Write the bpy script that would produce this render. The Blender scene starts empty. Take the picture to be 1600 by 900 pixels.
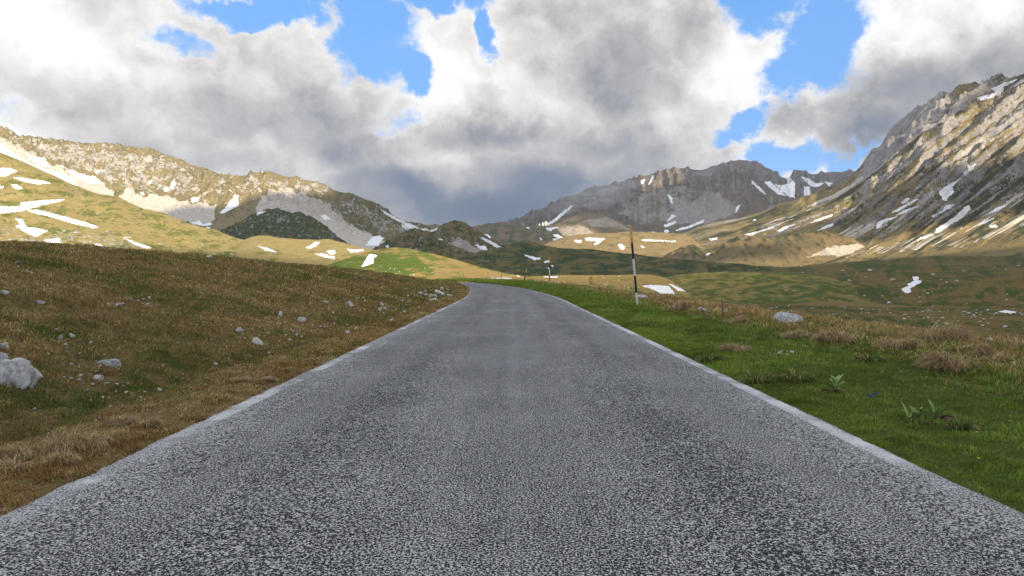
import bpy, bmesh, math, random
import numpy as np
from mathutils import Vector, Matrix
R = math.radians
random.seed(7)
rng = np.random.default_rng(7)
sc = bpy.context.scene
col = sc.collection

# ------------------------------------------------------------------ camera
F = 1600 * 24 / 36.0
PITCH = R(1.074)
CAMH = 1.5
cd = bpy.data.cameras.new('camera'); cam = bpy.data.objects.new('camera', cd); col.objects.link(cam)
cd.lens = 24; cd.sensor_width = 36; cd.clip_start = 0.05; cd.clip_end = 60000
cam.location = (0, 0, CAMH); cam.rotation_euler = (R(90) - PITCH, 0, 0)
sc.camera = cam
sc.render.resolution_x = 1024; sc.render.resolution_y = 576
# ------------------------------------------------------------------ light
HAZE = 0.000031
SUN_EL, SUN_AZ = R(25), R(150)            # azimuth measured from +Y (view direction) towards +X: behind right
SUN = np.array([math.sin(SUN_AZ) * math.cos(SUN_EL), math.cos(SUN_AZ) * math.cos(SUN_EL), math.sin(SUN_EL)])
sl = bpy.data.lights.new('sun', 'SUN'); so = bpy.data.objects.new('sun', sl); col.objects.link(so)
sl.energy = 5.0; sl.angle = R(0.4); sl.color = (1.0, 0.86, 0.64)
so.rotation_euler = Vector((-SUN[0], -SUN[1], -SUN[2])).to_track_quat('-Z', 'Y').to_euler()
sc.view_settings.view_transform = 'Standard'; sc.view_settings.look = 'None'
sc.view_settings.exposure = 0.70; sc.view_settings.gamma = 1.0
sc.cycles.max_bounces = 4; sc.cycles.transparent_max_bounces = 6

class NT:
    """small helper for writing node trees"""
    def __init__(s, tree): s.t = tree; s.n = tree.nodes; s.l = tree.links
    def put(s, sock, v):
        if isinstance(v, bpy.types.NodeSocket): s.l.new(v, sock)
        elif v is not None:
            try: sock.default_value = v
            except Exception: sock.default_value = (v, v, v) if not hasattr(v, '__len__') else tuple(v) + (1,) * (4 - len(v))
    def m(s, op, a, b=None, c=None, clamp=False):
        n = s.n.new('ShaderNodeMath'); n.operation = op; n.use_clamp = clamp
        for i, v in enumerate((a, b, c)):
            if v is not None: s.put(n.inputs[i], v)
        return n.outputs[0]
    def vm(s, op, a, b=None, sc_=None):
        n = s.n.new('ShaderNodeVectorMath'); n.operation = op; s.put(n.inputs[0], a)
        if b is not None: s.put(n.inputs[1], b)
        if sc_ is not None: s.put(n.inputs['Scale'], sc_)
        return n.outputs['Value'] if op in ('LENGTH', 'DOT_PRODUCT') else n.outputs[0]
    def ss(s, v, a, b, lo=0.0, hi=1.0):
        n = s.n.new('ShaderNodeMapRange'); n.interpolation_type = 'SMOOTHSTEP'
        s.put(n.inputs[0], v)
        for i, q in enumerate((a, b, lo, hi)): s.put(n.inputs[i + 1], q)
        return n.outputs[0]
    def noise(s, vec, scale, detail=4, rough=0.55, dist=0.0, out='Fac'):
        n = s.n.new('ShaderNodeTexNoise'); s.put(n.inputs['Vector'], vec); n.inputs['Scale'].default_value = scale
        n.inputs['Detail'].default_value = detail; n.inputs['Roughness'].default_value = rough
        n.inputs['Distortion'].default_value = dist
        return n.outputs[out]
    def vor(s, vec, scale, feature='F1', out='Distance', rand=1.0):
        n = s.n.new('ShaderNodeTexVoronoi'); n.feature = feature; s.put(n.inputs['Vector'], vec)
        n.inputs['Scale'].default_value = scale; n.inputs['Randomness'].default_value = rand
        return n.outputs[out]
    def mix(s, f, a, b):
        n = s.n.new('ShaderNodeMix'); n.data_type = 'RGBA'
        s.put(n.inputs[0], f); s.put(n.inputs[6], a if not isinstance(a, tuple) else (*a[:3], 1)); s.put(n.inputs[7], b if not isinstance(b, tuple) else (*b[:3], 1))
        return n.outputs[2]
    def comb(s, x, y, z):
        n = s.n.new('ShaderNodeCombineXYZ'); s.put(n.inputs[0], x); s.put(n.inputs[1], y); s.put(n.inputs[2], z); return n.outputs[0]

# ------------------------------------------------------------------ sky
def build_world():
    w = bpy.data.worlds.new('World'); sc.world = w; w.use_nodes = True
    t = w.node_tree; t.nodes.clear(); N = NT(t)
    out = t.nodes.new('ShaderNodeOutputWorld')
    sky = t.nodes.new('ShaderNodeTexSky'); sky.sky_type = 'NISHITA'; sky.sun_disc = False
    sky.sun_elevation = SUN_EL; sky.sun_rotation = SUN_AZ
    sky.altitude = 1800; sky.air_density = 1.0; sky.dust_density = 0.3; sky.ozone_density = 2.0
    bg_sky = t.nodes.new('ShaderNodeBackground'); N.put(bg_sky.inputs[1], 0.105)
    skyc = N.mix(0.70, sky.outputs[0], (0.85, 2.9, 6.7))
    N.put(bg_sky.inputs[0], skyc)
    tc = t.nodes.new('ShaderNodeTexCoord'); d = tc.outputs['Generated']
    sep = t.nodes.new('ShaderNodeSeparateXYZ'); N.put(sep.inputs[0], d)
    az = N.m('ARCTAN2', sep.outputs[0], sep.outputs[1])
    el = N.m('ARCSINE', sep.outputs[2])
    base = N.comb(az, el, 0.0)
    w1 = N.noise(d, 3.2, 4, 0.55, out='Color')
    w2 = N.noise(d, 11.0, 6, 0.66, out='Color')
    off = N.vm('SCALE', N.vm('SUBTRACT', w1, (0.5, 0.5, 0.5)), sc_=0.16)
    off2 = N.vm('SCALE', N.vm('SUBTRACT', w2, (0.5, 0.5, 0.5)), sc_=0.12)
    P = N.vm('ADD', N.vm('ADD', base, off), off2)
    Psoft = N.vm('ADD', base, N.vm('SCALE', off2, sc_=0.7))
    def ell(px, py, rx, ry, vec):
        x = (px - 800) / F; v = (430 - py) / F
        a = math.atan(x); e = math.atan(v * math.cos(a))
        ra = rx / F * math.cos(a) ** 2; rb = ry / F * math.cos(a)
        q = N.vm('MULTIPLY', N.vm('SUBTRACT', vec, (a, e, 0)), (1 / ra, 1 / rb, 0))
        return N.vm('LENGTH', q)
    def field(lst, vec):
        cur = None
        for (px, py, rx, ry, s) in lst:
            g = N.ss(ell(px, py, rx, ry, vec), 1.7, 0.0, 0.0, s)
            cur = g if cur is None else N.m('MAXIMUM', cur, g)
        return cur
    # gaps of blue
    gaps = [(300, 80, 70, 30, .66), (400, 18, 130, 30, 1.), (585, 55, 80, 75, 1.), (625, 110, 30, 35, 1.), (700, 5, 100, 32, 1.), (764, 62, 26, 42, 1.), (618, 188, 30, 20, .50),
            (1190, 0, 100, 60, 1.), (1285, 60, 75, 90, 1.), (1270, 135, 85, 55, 1.), (1175, 200, 62, 26, .85),
            (1235, 252, 90, 26, .9), (1340, 250, 60, 22, .8), (10, 180, 60, 30, .45), (1420, 255, 40, 20, .6)]
    gf = field(gaps, P)
    nz = N.noise(N.vm('MULTIPLY', d, (1, 1, 1.5)), 8.0, 7, 0.66)
    gsum = N.m('ADD', gf, N.m('MULTIPLY', N.m('SUBTRACT', nz, 0.5), 1.15))
    blue = N.ss(gsum, 0.30, 0.66)
    # gaps elsewhere round the sky, away from the view
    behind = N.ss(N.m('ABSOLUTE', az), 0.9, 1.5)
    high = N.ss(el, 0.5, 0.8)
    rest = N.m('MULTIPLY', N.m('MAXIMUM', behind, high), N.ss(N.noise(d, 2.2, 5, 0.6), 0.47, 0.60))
    blue = N.m('MAXIMUM', blue, rest)
    # cloud body shading
    darks = [(780, 325, 200, 50, 1.0), (650, 305, 120, 45, .90), (880, 300, 200, 50, .85), (420, 190, 180, 45, .40), (540, 235, 160, 35, .38),
             (770, 215, 120, 30, .62), (300, 245, 130, 40, .38), (960, 110, 90, 80, .52), (880, 60, 70, 60, .40), (1380, 200, 110, 60, .62), (1440, 130, 130, 80, .60),
             (1540, 110, 120, 60, .55), (1230, 190, 45, 28, .5), (160, 165, 80, 50, .28), (950, 240, 150, 40, .55), (1080, 60, 40, 60, .42), (240, 225, 120, 30, .25)]
    brights = [(80, 60, 170, 90, 1.0), (20, 200, 60, 40, .9), (230, 20, 120, 50, .8), (700, 110, 80, 70, .9), (820, 130, 60, 80, .6), (1150, 110, 75, 60, .7), (1060, 190, 60, 40, .4),
               (1380, 45, 110, 55, 1.0), (1520, 20, 100, 30, .7), (1180, 200, 20, 20, .6), (1310, 262, 40, 14, 1.0), (1215, 262, 30, 12, .7), (590, 305, 40, 20, .5), (60, 205, 70, 26, .8)]
    dk = field(darks, Psoft); bt = field(brights, Psoft)
    # billows, lit from above: compare the vapour here with the vapour a little higher up
    def billow(vec):
        b0_ = N.vor(vec, 8.0, 'SMOOTH_F1'); b1_ = N.vor(vec, 20.0, 'F1'); nn_ = N.noise(vec, 4.5, 7, .60)
        q = N.m('ADD', N.m('MULTIPLY', b0_, -.55), N.m('MULTIPLY', b1_, -.09)); return N.m('ADD', q, N.m('MULTIPLY', nn_, 1.2)), nn_
    dw = N.vm('ADD', d, N.vm('SCALE', N.vm('SUBTRACT', N.noise(d, 16.0, 5, .6, out='Color'), (.5, .5, .5)), sc_=.075))
    q0, nn0 = billow(dw); q1, _ = billow(N.vm('ADD', dw, (0.012, 0, 0.020)))
    relief = N.m('SUBTRACT', q0, q1)
    B = N.m('ADD', 0.76, N.m('MULTIPLY', bt, 0.28))
    B = N.m('SUBTRACT', B, N.m('MULTIPLY', dk, 0.66))
    calm = N.ss(dk, .95, .40, .22, 1.0)
    B = N.m('ADD', B, N.m('MULTIPLY', N.m('SUBTRACT', nn0, 0.5), N.m('MULTIPLY', calm, 0.55)))
    B = N.m('ADD', B, N.m('MULTIPLY', relief, N.m('MULTIPLY', calm, .9)))
    # thin cloud near a gap is brighter
    B = N.m('ADD', B, N.m('MULTIPLY', N.ss(gsum, 0.05, 0.45), 0.12))
    ramp = t.nodes.new('ShaderNodeValToRGB'); N.put(ramp.inputs[0], B)
    cr = ramp.color_ramp
    stops = [(0.0, (0.075, 0.108, 0.170)), (0.20, (0.120, 0.158, 0.225)), (0.42, (0.285, 0.29, 0.312)), (0.60, (0.44, 0.435, 0.43)), (0.78, (0.64, 0.62, 0.60)), (1.0, (0.84, 0.83, 0.82))]
    cr.elements[0].position = 0; cr.elements[0].color = (*stops[0][1], 1)
    cr.elements[1].position = 1; cr.elements[1].color = (*stops[-1][1], 1)
    for p, c in stops[1:-1]:
        e = cr.elements.new(p); e.color = (*c, 1)
    bg_c = t.nodes.new('ShaderNodeBackground'); N.put(bg_c.inputs[0], ramp.outputs[0]); N.put(bg_c.inputs[1], N.m('ADD', .80, N.m('MULTIPLY', N.m('MAXIMUM', behind, high), 1.0)))   # unseen clouds behind and overhead brightened, added as fill for the shaded foreground
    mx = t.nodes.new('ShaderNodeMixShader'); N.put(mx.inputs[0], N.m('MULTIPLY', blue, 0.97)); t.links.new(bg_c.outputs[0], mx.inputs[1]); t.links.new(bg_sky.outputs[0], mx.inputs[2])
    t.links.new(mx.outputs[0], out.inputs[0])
    w.cycles.sampling_method = 'MANUAL'; w.cycles.sample_map_resolution = 512
build_world()

# ------------------------------------------------------------------ numpy noise
def _hash(ix, iy, seed):
    h = (ix.astype(np.int64) * 374761393 + iy.astype(np.int64) * 668265263 + seed * 1274126177) & 0xFFFFFFFF
    h = ((h ^ (h >> 13)) * 1274126177) & 0xFFFFFFFF
    h = ((h ^ (h >> 16)) * 2246822519) & 0xFFFFFFFF
    return ((h ^ (h >> 15)) & 0xFFFFFF).astype(np.float64) / 16777216.0
def perlin(x, y, seed=0):
    x = np.asarray(x, float); y = np.asarray(y, float)
    ix = np.floor(x); iy = np.floor(y); fx = x - ix; fy = y - iy
    ux = fx * fx * fx * (fx * (fx * 6 - 15) + 10); uy = fy * fy * fy * (fy * (fy * 6 - 15) + 10)
    def g(dx, dy):
        a = _hash(ix + dx, iy + dy, seed) * 2 * np.pi
        return np.cos(a) * (fx - dx) + np.sin(a) * (fy - dy)
    return ((g(0, 0) * (1 - ux) + g(1, 0) * ux) * (1 - uy) + (g(0, 1) * (1 - ux) + g(1, 1) * ux) * uy) * 1.5
def fbm(x, y, seed=0, octs=5, gain=0.5):
    s = 0; a = 1; tot = 0
    for i in range(octs):
        s = s + a * perlin(x * 2.03 ** i + 13.7 * i, y * 2.03 ** i - 7.1 * i, seed + i); tot += a; a *= gain
    return s / tot
def ridged(x, y, seed=0, octs=5, gain=0.5):
    s = 0; a = 1; tot = 0; w = 1
    for i in range(octs):
        n = 1 - np.abs(perlin(x * 2.07 ** i + 3.3 * i, y * 2.07 ** i + 9.1 * i, seed + i)) * 1.6
        n = np.clip(n, -0.2, 1) ** 2 * w; w = np.clip(n * 1.6, 0, 1)
        s = s + a * n; tot += a; a *= gain
    return s / tot
def sstep(a, b, x):
    t = np.clip((x - a) / (b - a), 0, 1); return t * t * (3 - 2 * t)
def inpoly(px, py, poly):
    px = np.asarray(px, float); py = np.asarray(py, float); c = np.zeros(px.shape, bool); n = len(poly)
    for i in range(n):
        x1, y1 = poly[i]; x2, y2 = poly[(i + 1) % n]
        if y1 == y2: continue
        cond = ((y1 > py) != (y2 > py)) & (px < (x2 - x1) * (py - y1) / (y2 - y1) + x1)
        c ^= cond
    return c
def curve(pts, x, smooth=True):
    xs = np.array([p[0] for p in pts], float); ys = np.array([p[1] for p in pts], float)
    if not smooth: return np.interp(x, xs, ys)
    m = np.gradient(ys, xs); x = np.clip(x, xs[0], xs[-1])
    i = np.clip(np.searchsorted(xs, x) - 1, 0, len(xs) - 2); h = xs[i + 1] - xs[i]; t = (x - xs[i]) / h
    return ((2*t**3 - 3*t**2 + 1) * ys[i] + (t**3 - 2*t**2 + t) * h * m[i] + (-2*t**3 + 3*t**2) * ys[i+1] + (t**3 - t**2) * h * m[i+1])

def zat(px, py, d):
    """height of the point that stands d metres ahead, at the bearing px and elevation py of a survey photo"""
    yc = (450 - py) / F
    return CAMH + d * (-math.sin(PITCH) + yc * math.cos(PITCH)) / (math.cos(PITCH) + yc * math.sin(PITCH))
def xat(px, py, d):
    yc = (450 - py) / F
    return d * ((px - 800) / F) / (math.cos(PITCH) + yc * math.sin(PITCH))
def proj(x, y, z):
    dz = z - CAMH
    fw = y * math.cos(PITCH) - dz * math.sin(PITCH); up = y * math.sin(PITCH) + dz * math.cos(PITCH)
    return 800 + F * x / fw, 450 - F * up / fw

# ------------------------------------------------------------------ object helpers
def tag(o, label=None, cat=None, group=None, kind=None):
    if label: o['label'] = label
    if cat: o['category'] = cat
    if group: o['group'] = group
    if kind: o['kind'] = kind
    return o
def mesh_np(name, verts, faces_flat, loops_per_face, mats=(), smooth=True, attr=None, attr_name='mask', link=True):
    me = bpy.data.meshes.new(name)
    verts = np.asarray(verts, np.float32); ff = np.asarray(faces_flat, np.int32).ravel()
    lp = np.asarray(loops_per_face, np.int32)
    me.vertices.add(len(verts)); me.vertices.foreach_set('co', verts.ravel())
    me.loops.add(len(ff)); me.loops.foreach_set('vertex_index', ff)
    me.polygons.add(len(lp)); st = np.concatenate(([0], np.cumsum(lp)[:-1])).astype(np.int32)
    me.polygons.foreach_set('loop_start', st); me.polygons.foreach_set('loop_total', lp)
    if smooth: me.polygons.foreach_set('use_smooth', np.ones(len(lp), bool))
    if attr is not None:
        a = me.attributes.new(attr_name, 'FLOAT_COLOR', 'POINT')
        c = np.ones((len(verts), 4), np.float32); c[:, :attr.shape[1]] = attr; a.data.foreach_set('color', c.ravel())
    me.update(); me.validate()
    for m in mats: me.materials.append(m)
    o = bpy.data.objects.new(name, me)
    if link: col.objects.link(o)
    return o
def grid_faces(nr, nc):
    i = np.arange((nr - 1) * (nc - 1)); r = i // (nc - 1); c = i % (nc - 1); a = r * nc + c
    return np.stack([a, a + 1, a + nc + 1, a + nc], 1)

def new_mat(name, rough=0.9, spec=0.2):
    m = bpy.data.materials.new(name); m.use_nodes = True; t = m.node_tree
    b = t.nodes['Principled BSDF']; b.inputs['Roughness'].default_value = rough
    b.inputs['Specular IOR Level'].default_value = spec
    return m, NT(t), b
def bump(N, b, h, strength=0.5, dist=0.1):
    n = N.n.new('ShaderNodeBump'); n.inputs['Strength'].default_value = strength; n.inputs['Distance'].default_value = dist
    N.put(n.inputs['Height'], h); N.l.new(n.outputs[0], b.inputs['Normal'])

def terrain_mat(name, s=1.0, dry=(0.235, 0.165, 0.062), green=(0.060, 0.085, 0.022), rock=(0.34, 0.315, 0.285), scree=(0.40, 0.35, 0.285), earth=(0.11, 0.075, 0.045), speck=0.0, bumpd=2.0, patch=1.0):
    """s = size in metres of the fine grain"""
    m, N, b = new_mat(name, 0.95, 0.05)
    at = N.n.new('ShaderNodeAttribute'); at.attribute_name = 'mask'
    sp = N.n.new('ShaderNodeSeparateColor'); N.l.new(at.outputs['Color'], sp.inputs[0])
    tc = N.n.new('ShaderNodeTexCoord'); v = tc.outputs['Object']
    n1 = N.noise(v, 1 / (s * 8), 6, 0.6, 0.4); n2 = N.noise(v, 1 / (s * 1.6), 5, 0.65, 0.3); n3 = N.noise(v, 1 / (s * 30), 4, 0.55)
    g = N.ss(N.m('ADD', sp.outputs[2], N.m('MULTIPLY', N.m('ADD', N.m('SUBTRACT', n1, 0.5), N.m('SUBTRACT', n3, 0.5)), 1.1 * patch)), 0.30, 0.72)
    c = N.mix(g, dry, green)
    c = N.mix(N.ss(N.m('ADD', n2, N.m('MULTIPLY', n1, 0.4)), 0.74, 0.98), c, earth)
    rk = N.ss(N.m('ADD', sp.outputs[0], N.m('MULTIPLY', N.m('ADD', N.m('SUBTRACT', n2, 0.5), N.m('MULTIPLY', N.m('SUBTRACT', n1, 0.5), 0.7)), 1.3)), 0.36, 0.62)
    rc = N.mix(N.ss(n1, 0.3, 0.7), tuple(q * 0.62 for q in rock), rock)
    c = N.mix(rk, c, rc)
    sf = N.ss(N.m('ADD', sp.outputs[1], N.m('MULTIPLY', N.m('SUBTRACT', n1, 0.5), 0.9)), 0.32, 0.70)
    c = N.mix(sf, c, scree)
    if speck:
        vo = N.vor(v, 1 / (s * 3.0)); stp = N.m('MULTIPLY', N.ss(vo, 0.20, 0.10), N.ss(n3, 0.45, 0.6))
        c = N.mix(N.m('MULTIPLY', stp, speck), c, (0.55, 0.52, 0.47))
    var = N.ss(n2, 0.2, 0.8, 0.68, 1.32)
    c = N.vm('SCALE', c, sc_=var)
    N.put(b.inputs['Base Color'], c)
    bump(N, b, N.m('ADD', n2, N.m('MULTIPLY', n1, 1.5)), 0.9, bumpd)
    return m

# ------------------------------------------------------------------ lofted terrain
LAYERS = {}
class Layer: pass
def loft(name, px0, px1, curves, relief=None, masks=None, mat=None, dpx=1.0, dpy=0.8, lit=(), rowmin=14, label=None):
    """curves: list from near to far of (py(px) points, d(px) points or number). 'drop' as py -> metres below previous"""
    pxs = np.arange(px0, px1 + dpx, dpx); nc = len(pxs)
    ds, zs = [], []
    for cp, cdist in curves:
        d = np.full(nc, float(cdist)) if not hasattr(cdist, '__len__') else curve(cdist, pxs)
        if isinstance(cp, (int, float)):       # absolute drop below previous curve
            z = zs[-1] - cp if cp > 0 else zs[0] * 0 + cp
        else:
            z = zat(pxs, curve(cp, pxs), d)
        ds.append(d); zs.append(z)
    ds = np.array(ds); zs = np.array(zs); K = len(ds)
    h = np.diff(ds, axis=0); sl_ = np.diff(zs, axis=0) / h
    m = np.zeros_like(zs); m[0] = sl_[0]; m[-1] = sl_[-1]
    for k in range(1, K - 1):
        a, b_ = sl_[k-1], sl_[k]; ok = a * b_ > 0
        m[k] = np.where(ok, 2 * a * b_ / np.where(ok, a + b_, 1), 0)
    D, Z, T = [], [], []
    for k in range(K - 1):
        p0 = proj(0, ds[k], zs[k])[1]; p1 = proj(0, ds[k+1], zs[k+1])[1]
        n = int(max(rowmin, np.percentile(np.abs(p0 - p1), 90) / dpy))
        if k == K - 2: n = rowmin
        for j in range(n + (1 if k == K - 2 else 0)):
            t = j / n; D.append(ds[k] + h[k] * t); T.append(np.full(nc, k + t))
            Z.append((2*t**3 - 3*t**2 + 1) * zs[k] + (t**3 - 2*t**2 + t) * h[k] * m[k] + (-2*t**3 + 3*t**2) * zs[k+1] + (t**3 - t**2) * h[k] * m[k+1])
    D = np.array(D); Z = np.array(Z); T = np.array(T); PX = np.broadcast_to(pxs, D.shape)
    PY0 = proj(0, D, Z)[1]
    X = xat(PX, PY0, D)
    if relief is not None: Z = Z + relief(X, D, Z, T, PX, PY0)
    L = Layer(); L.px = pxs; L.D = D; L.Z = Z; L.X = X; L.PX, L.PY = proj(X, D, Z); L.T = T; L.lit = lit
    L.M = np.minimum.accumulate(L.PY, axis=0)
    gy = np.gradient(Z, axis=0) / np.maximum(np.gradient(D, axis=0), 1e-3); gx = np.gradient(Z, axis=1) / np.maximum(np.gradient(X, axis=1), 1e-3)
    L.slope = np.sqrt(gx**2 + gy**2)
    mk = masks(L, X, D, Z, T, L.PX, L.PY) if masks else np.zeros(D.shape + (3,))
    v = np.stack([X, D, Z], -1).reshape(-1, 3)
    f = grid_faces(*D.shape)
    o = mesh_np(name, v, f, np.full(len(f), 4), [mat], True, mk.reshape(-1, 3))
    tag(o, label=label, kind='structure')
    L.o = o; LAYERS[name] = L
    return L
def on_layer(L, px, py):
    """point of a layer's surface first met at bearing px, elevation py; NaN if none"""
    px = np.atleast_1d(np.asarray(px, float)); py = np.atleast_1d(np.asarray(py, float))
    fi = (px - L.px[0]) / (L.px[1] - L.px[0]); i0 = np.clip(np.floor(fi).astype(int), 0, len(L.px) - 2); ft = fi - i0
    out = np.full((2, len(px)), np.nan)
    for s in (0, 1):
        idx = i0 + s
        for c in np.unique(idx):
            k = np.where(idx == c)[0]; M = L.M[:, c]
            j = np.searchsorted(-M, -py[k], side='left'); ok = (j < len(M)) & (j > 0); jj = np.clip(j, 1, len(M) - 1)
            a = M[jj-1]; b_ = M[jj]; t = np.clip((a - py[k]) / np.maximum(a - b_, 1e-6), 0, 1)
            out[s, k] = np.where(ok, L.D[jj-1, c] + t * (L.D[jj, c] - L.D[jj-1, c]), np.nan)
    d = out[0] * (1 - ft) + out[1] * ft
    jump = np.abs(out[0] - out[1]) > 0.15 * d
    d = np.where(jump, np.fmin(out[0], out[1]), d)
    return np.stack([xat(px, py, d), d, zat(px, py, d)], -1)
def stack3(r, s, g): return np.clip(np.stack([r, s, g], -1), 0, 1)
def polyf(polys, px, py, warp=6, seed=5, sc_=12.):
    wx = px + warp * fbm(px / sc_, py / sc_, seed, 4); wy = py + warp * fbm(px / sc_ + 50, py / sc_, seed + 9, 4)
    r = np.zeros(px.shape)
    for p in polys: r = np.maximum(r, inpoly(wx, wy, p))
    return r
def blur(a, n=1):
    for _ in range(n):
        b_ = np.pad(a, 1, mode='edge'); a = (b_[1:-1, 1:-1] * 2 + b_[:-2, 1:-1] + b_[2:, 1:-1] + b_[1:-1, :-2] + b_[1:-1, 2:]) / 6
    return a

far_m = terrain_mat('far_mountain_ground', 22, dry=(0.125, 0.098, 0.062), green=(0.050, 0.060, 0.032), rock=(0.20, 0.185, 0.175), scree=(0.25, 0.225, 0.20), bumpd=20)
mtn_l = terrain_mat('limestone_and_turf', 7, dry=(0.205, 0.168, 0.085), green=(0.105, 0.108, 0.04), rock=(0.40, 0.37, 0.33), scree=(0.46, 0.41, 0.35), bumpd=6)
mtn_r = terrain_mat('ribbed_limestone_and_turf', 7, dry=(0.20, 0.155, 0.068), green=(0.050, 0.056, 0.026), rock=(0.31, 0.29, 0.28), scree=(0.46, 0.42, 0.37), bumpd=6)
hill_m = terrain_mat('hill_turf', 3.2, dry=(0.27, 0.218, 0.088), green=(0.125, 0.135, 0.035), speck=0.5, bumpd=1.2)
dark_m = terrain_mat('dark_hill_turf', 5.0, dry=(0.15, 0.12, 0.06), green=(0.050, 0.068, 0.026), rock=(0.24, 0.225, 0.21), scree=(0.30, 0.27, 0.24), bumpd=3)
mead_m = terrain_mat('meadow_turf', 1.0, dry=(0.135, 0.10, 0.036), green=(0.052, 0.070, 0.018), rock=(0.36, 0.34, 0.32), earth=(0.085, 0.055, 0.035), speck=0.6, bumpd=0.35)

# --- far mountain, behind everything
def rel_far(X, D, Z, T, PX, PY):
    g = ridged(PX / 26 + (T) * 0.5, T * 1.3, 11, 5) - 0.4
    w = (np.exp(-((T - 1.6) / 0.6) ** 2) * 0.95 + 0.05) * (1 - .82 * np.exp(-((T - 2) / .16) ** 2))
    return (g * 95 + fbm(X / 240, D / 300, 12, 6, .6) * 60) * w
def mk_far(L, X, D, Z, T, PX, PY):
    n = fbm(PX / 14, T * 5, 21, 4)
    rk = sstep(0.9, 1.5, T) * 0.28 + n * 0.35 + 0.1 + fbm(PX / 4, T * 2.2, 26, 4) * .6 + (PX > 1000) * .0 + sstep(1030, 1120, PX) * sstep(1.3, 1.7, T) * .2
    s = polyf([[(1010, 300), (1060, 290), (1120, 300), (1160, 330), (1100, 350), (1000, 350), (960, 330)]], PX, PY) * 0.5 + fbm(PX / 5, T * 2, 24, 3) * 0.3
    s += polyf([[(1040, 335), (1110, 300), (1160, 335), (1150, 352), (1040, 350)], [(1200, 290), (1240, 310), (1200, 312)]], PX, PY) * 0.35
    g = 0.45 + n * 0.5 - 0.1 * T
    return stack3(rk, s, g)
loft('far_mountain', 690, 1480,
     [([(690, 392), (1480, 392)], 4300), ([(690, 372), (820, 362), (900, 352), (1000, 350), (1100, 345), (1480, 345)], 5100),
      ([(690, 372), (760, 366), (800, 350), (847, 328), (878, 314), (925, 295), (962, 286), (1003, 276), (1031, 268), (1059, 263), (1100, 265), (1131, 257), (1159, 251), (1181, 255), (1203, 265), (1231, 277), (1244, 269), (1259, 271), (1300, 271), (1350, 268), (1400, 276), (1480, 290)], 6500),
      (700, 8200)], rel_far, mk_far, far_m, dpx=1.2, lit=[[(1000, 266), (1062, 260), (1072, 282), (1010, 302)]])

# --- hill that carries the red building and the observatory
def rel_o(X, D, Z, T, PX, PY): return fbm(X / 160, D / 220, 31, 6, .55) * 22 * sstep(0, .6, T) * sstep(0, 0.15, np.abs(T - 1) + 0.06)
def mk_o(L, X, D, Z, T, PX, PY):
    n = fbm(PX / 12, PY / 8, 33, 4)
    s = polyf([[(870, 356), (905, 352), (930, 364), (920, 374), (880, 368)], [(905, 345), (950, 340), (990, 360), (930, 355)]], PX, PY, 4) * 0.6
    return stack3(0.12 + n * .3, s, 0.55 + n * 0.7 - sstep(850, 900, PX) * .3)
loft('observatory_hill', 680, 1010,
     [([(680, 400), (1010, 400)], 3600), ([(680, 374), (740, 355.5), (765, 350), (775, 349.5), (795, 350.5), (803, 352), (835, 353), (866, 351.5), (878, 347), (893, 341), (915, 336), (935, 335), (960, 343), (985, 356), (1010, 372)], 4400), (300, 5200)],
     rel_o, mk_o, terrain_mat('upland_turf', 10, dry=(0.17, 0.13, 0.075), green=(0.055, 0.075, 0.032), rock=(0.26, 0.24, 0.22), scree=(0.34, 0.29, 0.23), bumpd=8), lit=[[(830, 344), (900, 333), (900, 345), (880, 352), (835, 357)], [(880, 352), (905, 348), (940, 366), (880, 375)]])

# --- low snowy shelf below the far mountain
def rel_p(X, D, Z, T, PX, PY): return fbm(X / 90, D / 160, 41, 6, .55) * 11 * sstep(0, .6, T)
def mk_p(L, X, D, Z, T, PX, PY):
    n = fbm(PX / 12, PY / 4, 43, 4)
    return stack3(0.08 + n * .2, 0.05 + n * .5, 0.30 + n * 0.7)
loft('snowy_shelf', 830, 1150,
     [([(830, 410), (1150, 410)], 2100), ([(830, 392), (880, 386), (930, 383), (1000, 384), (1060, 388), (1150, 398)], 2700),
      ([(830, 390), (850, 384), (870, 376), (890, 370), (930, 366), (1000, 364), (1040, 365), (1080, 368), (1120, 375), (1150, 385)], 3500), (120, 4000)],
     rel_p, mk_p, terrain_mat('shelf_turf', 8, dry=(0.25, 0.18, 0.08), green=(0.12, 0.115, 0.04), bumpd=5), lit=[[(850, 350), (1160, 350), (1160, 385), (1060, 400), (870, 400), (850, 388)]])

# --- left mountain
A_RIDGE = [(-140, 170), (-60, 186), (0, 203), (14, 207), (30, 215), (60, 217), (100, 222), (165, 227), (190, 229), (240, 236), (262, 243), (290, 254), (330, 268), (365, 277), (385, 275), (405, 271), (420, 271), (445, 275), (478, 281), (505, 288), (520, 296), (545, 303), (570, 311), (600, 326), (625, 342), (650, 350), (690, 353), (740, 368), (820, 392)]
def rel_a(X, D, Z, T, PX, PY):
    top = sstep(1.15, 1.5, T) * (1 - 0.5 * sstep(2.0, 2.4, T))
    u = X / 60 + fbm(X / 150, D / 150, 50, 3) * .8
    crag = (ridged(X / 75, D / 95, 51, 6, .62) - 0.42) * 46
    gul = (ridged(u * .5 + D / 300, D / 700, 55, 4) - .4) * 34
    fine = fbm(X / 18, D / 22, 58, 4, .65) * 11
    low = fbm(X / 260, D / 320, 57, 5) * 18
    ed = 1 - 0.93 * np.exp(-((T - 2) / 0.17) ** 2)
    return ((crag + fine * .8) * top * ed * .8 + gul * (0.15 + 0.85 * top) * ed + low * sstep(0, .5, T) * (1 - .8 * sstep(1.5, 2, T)))
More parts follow.
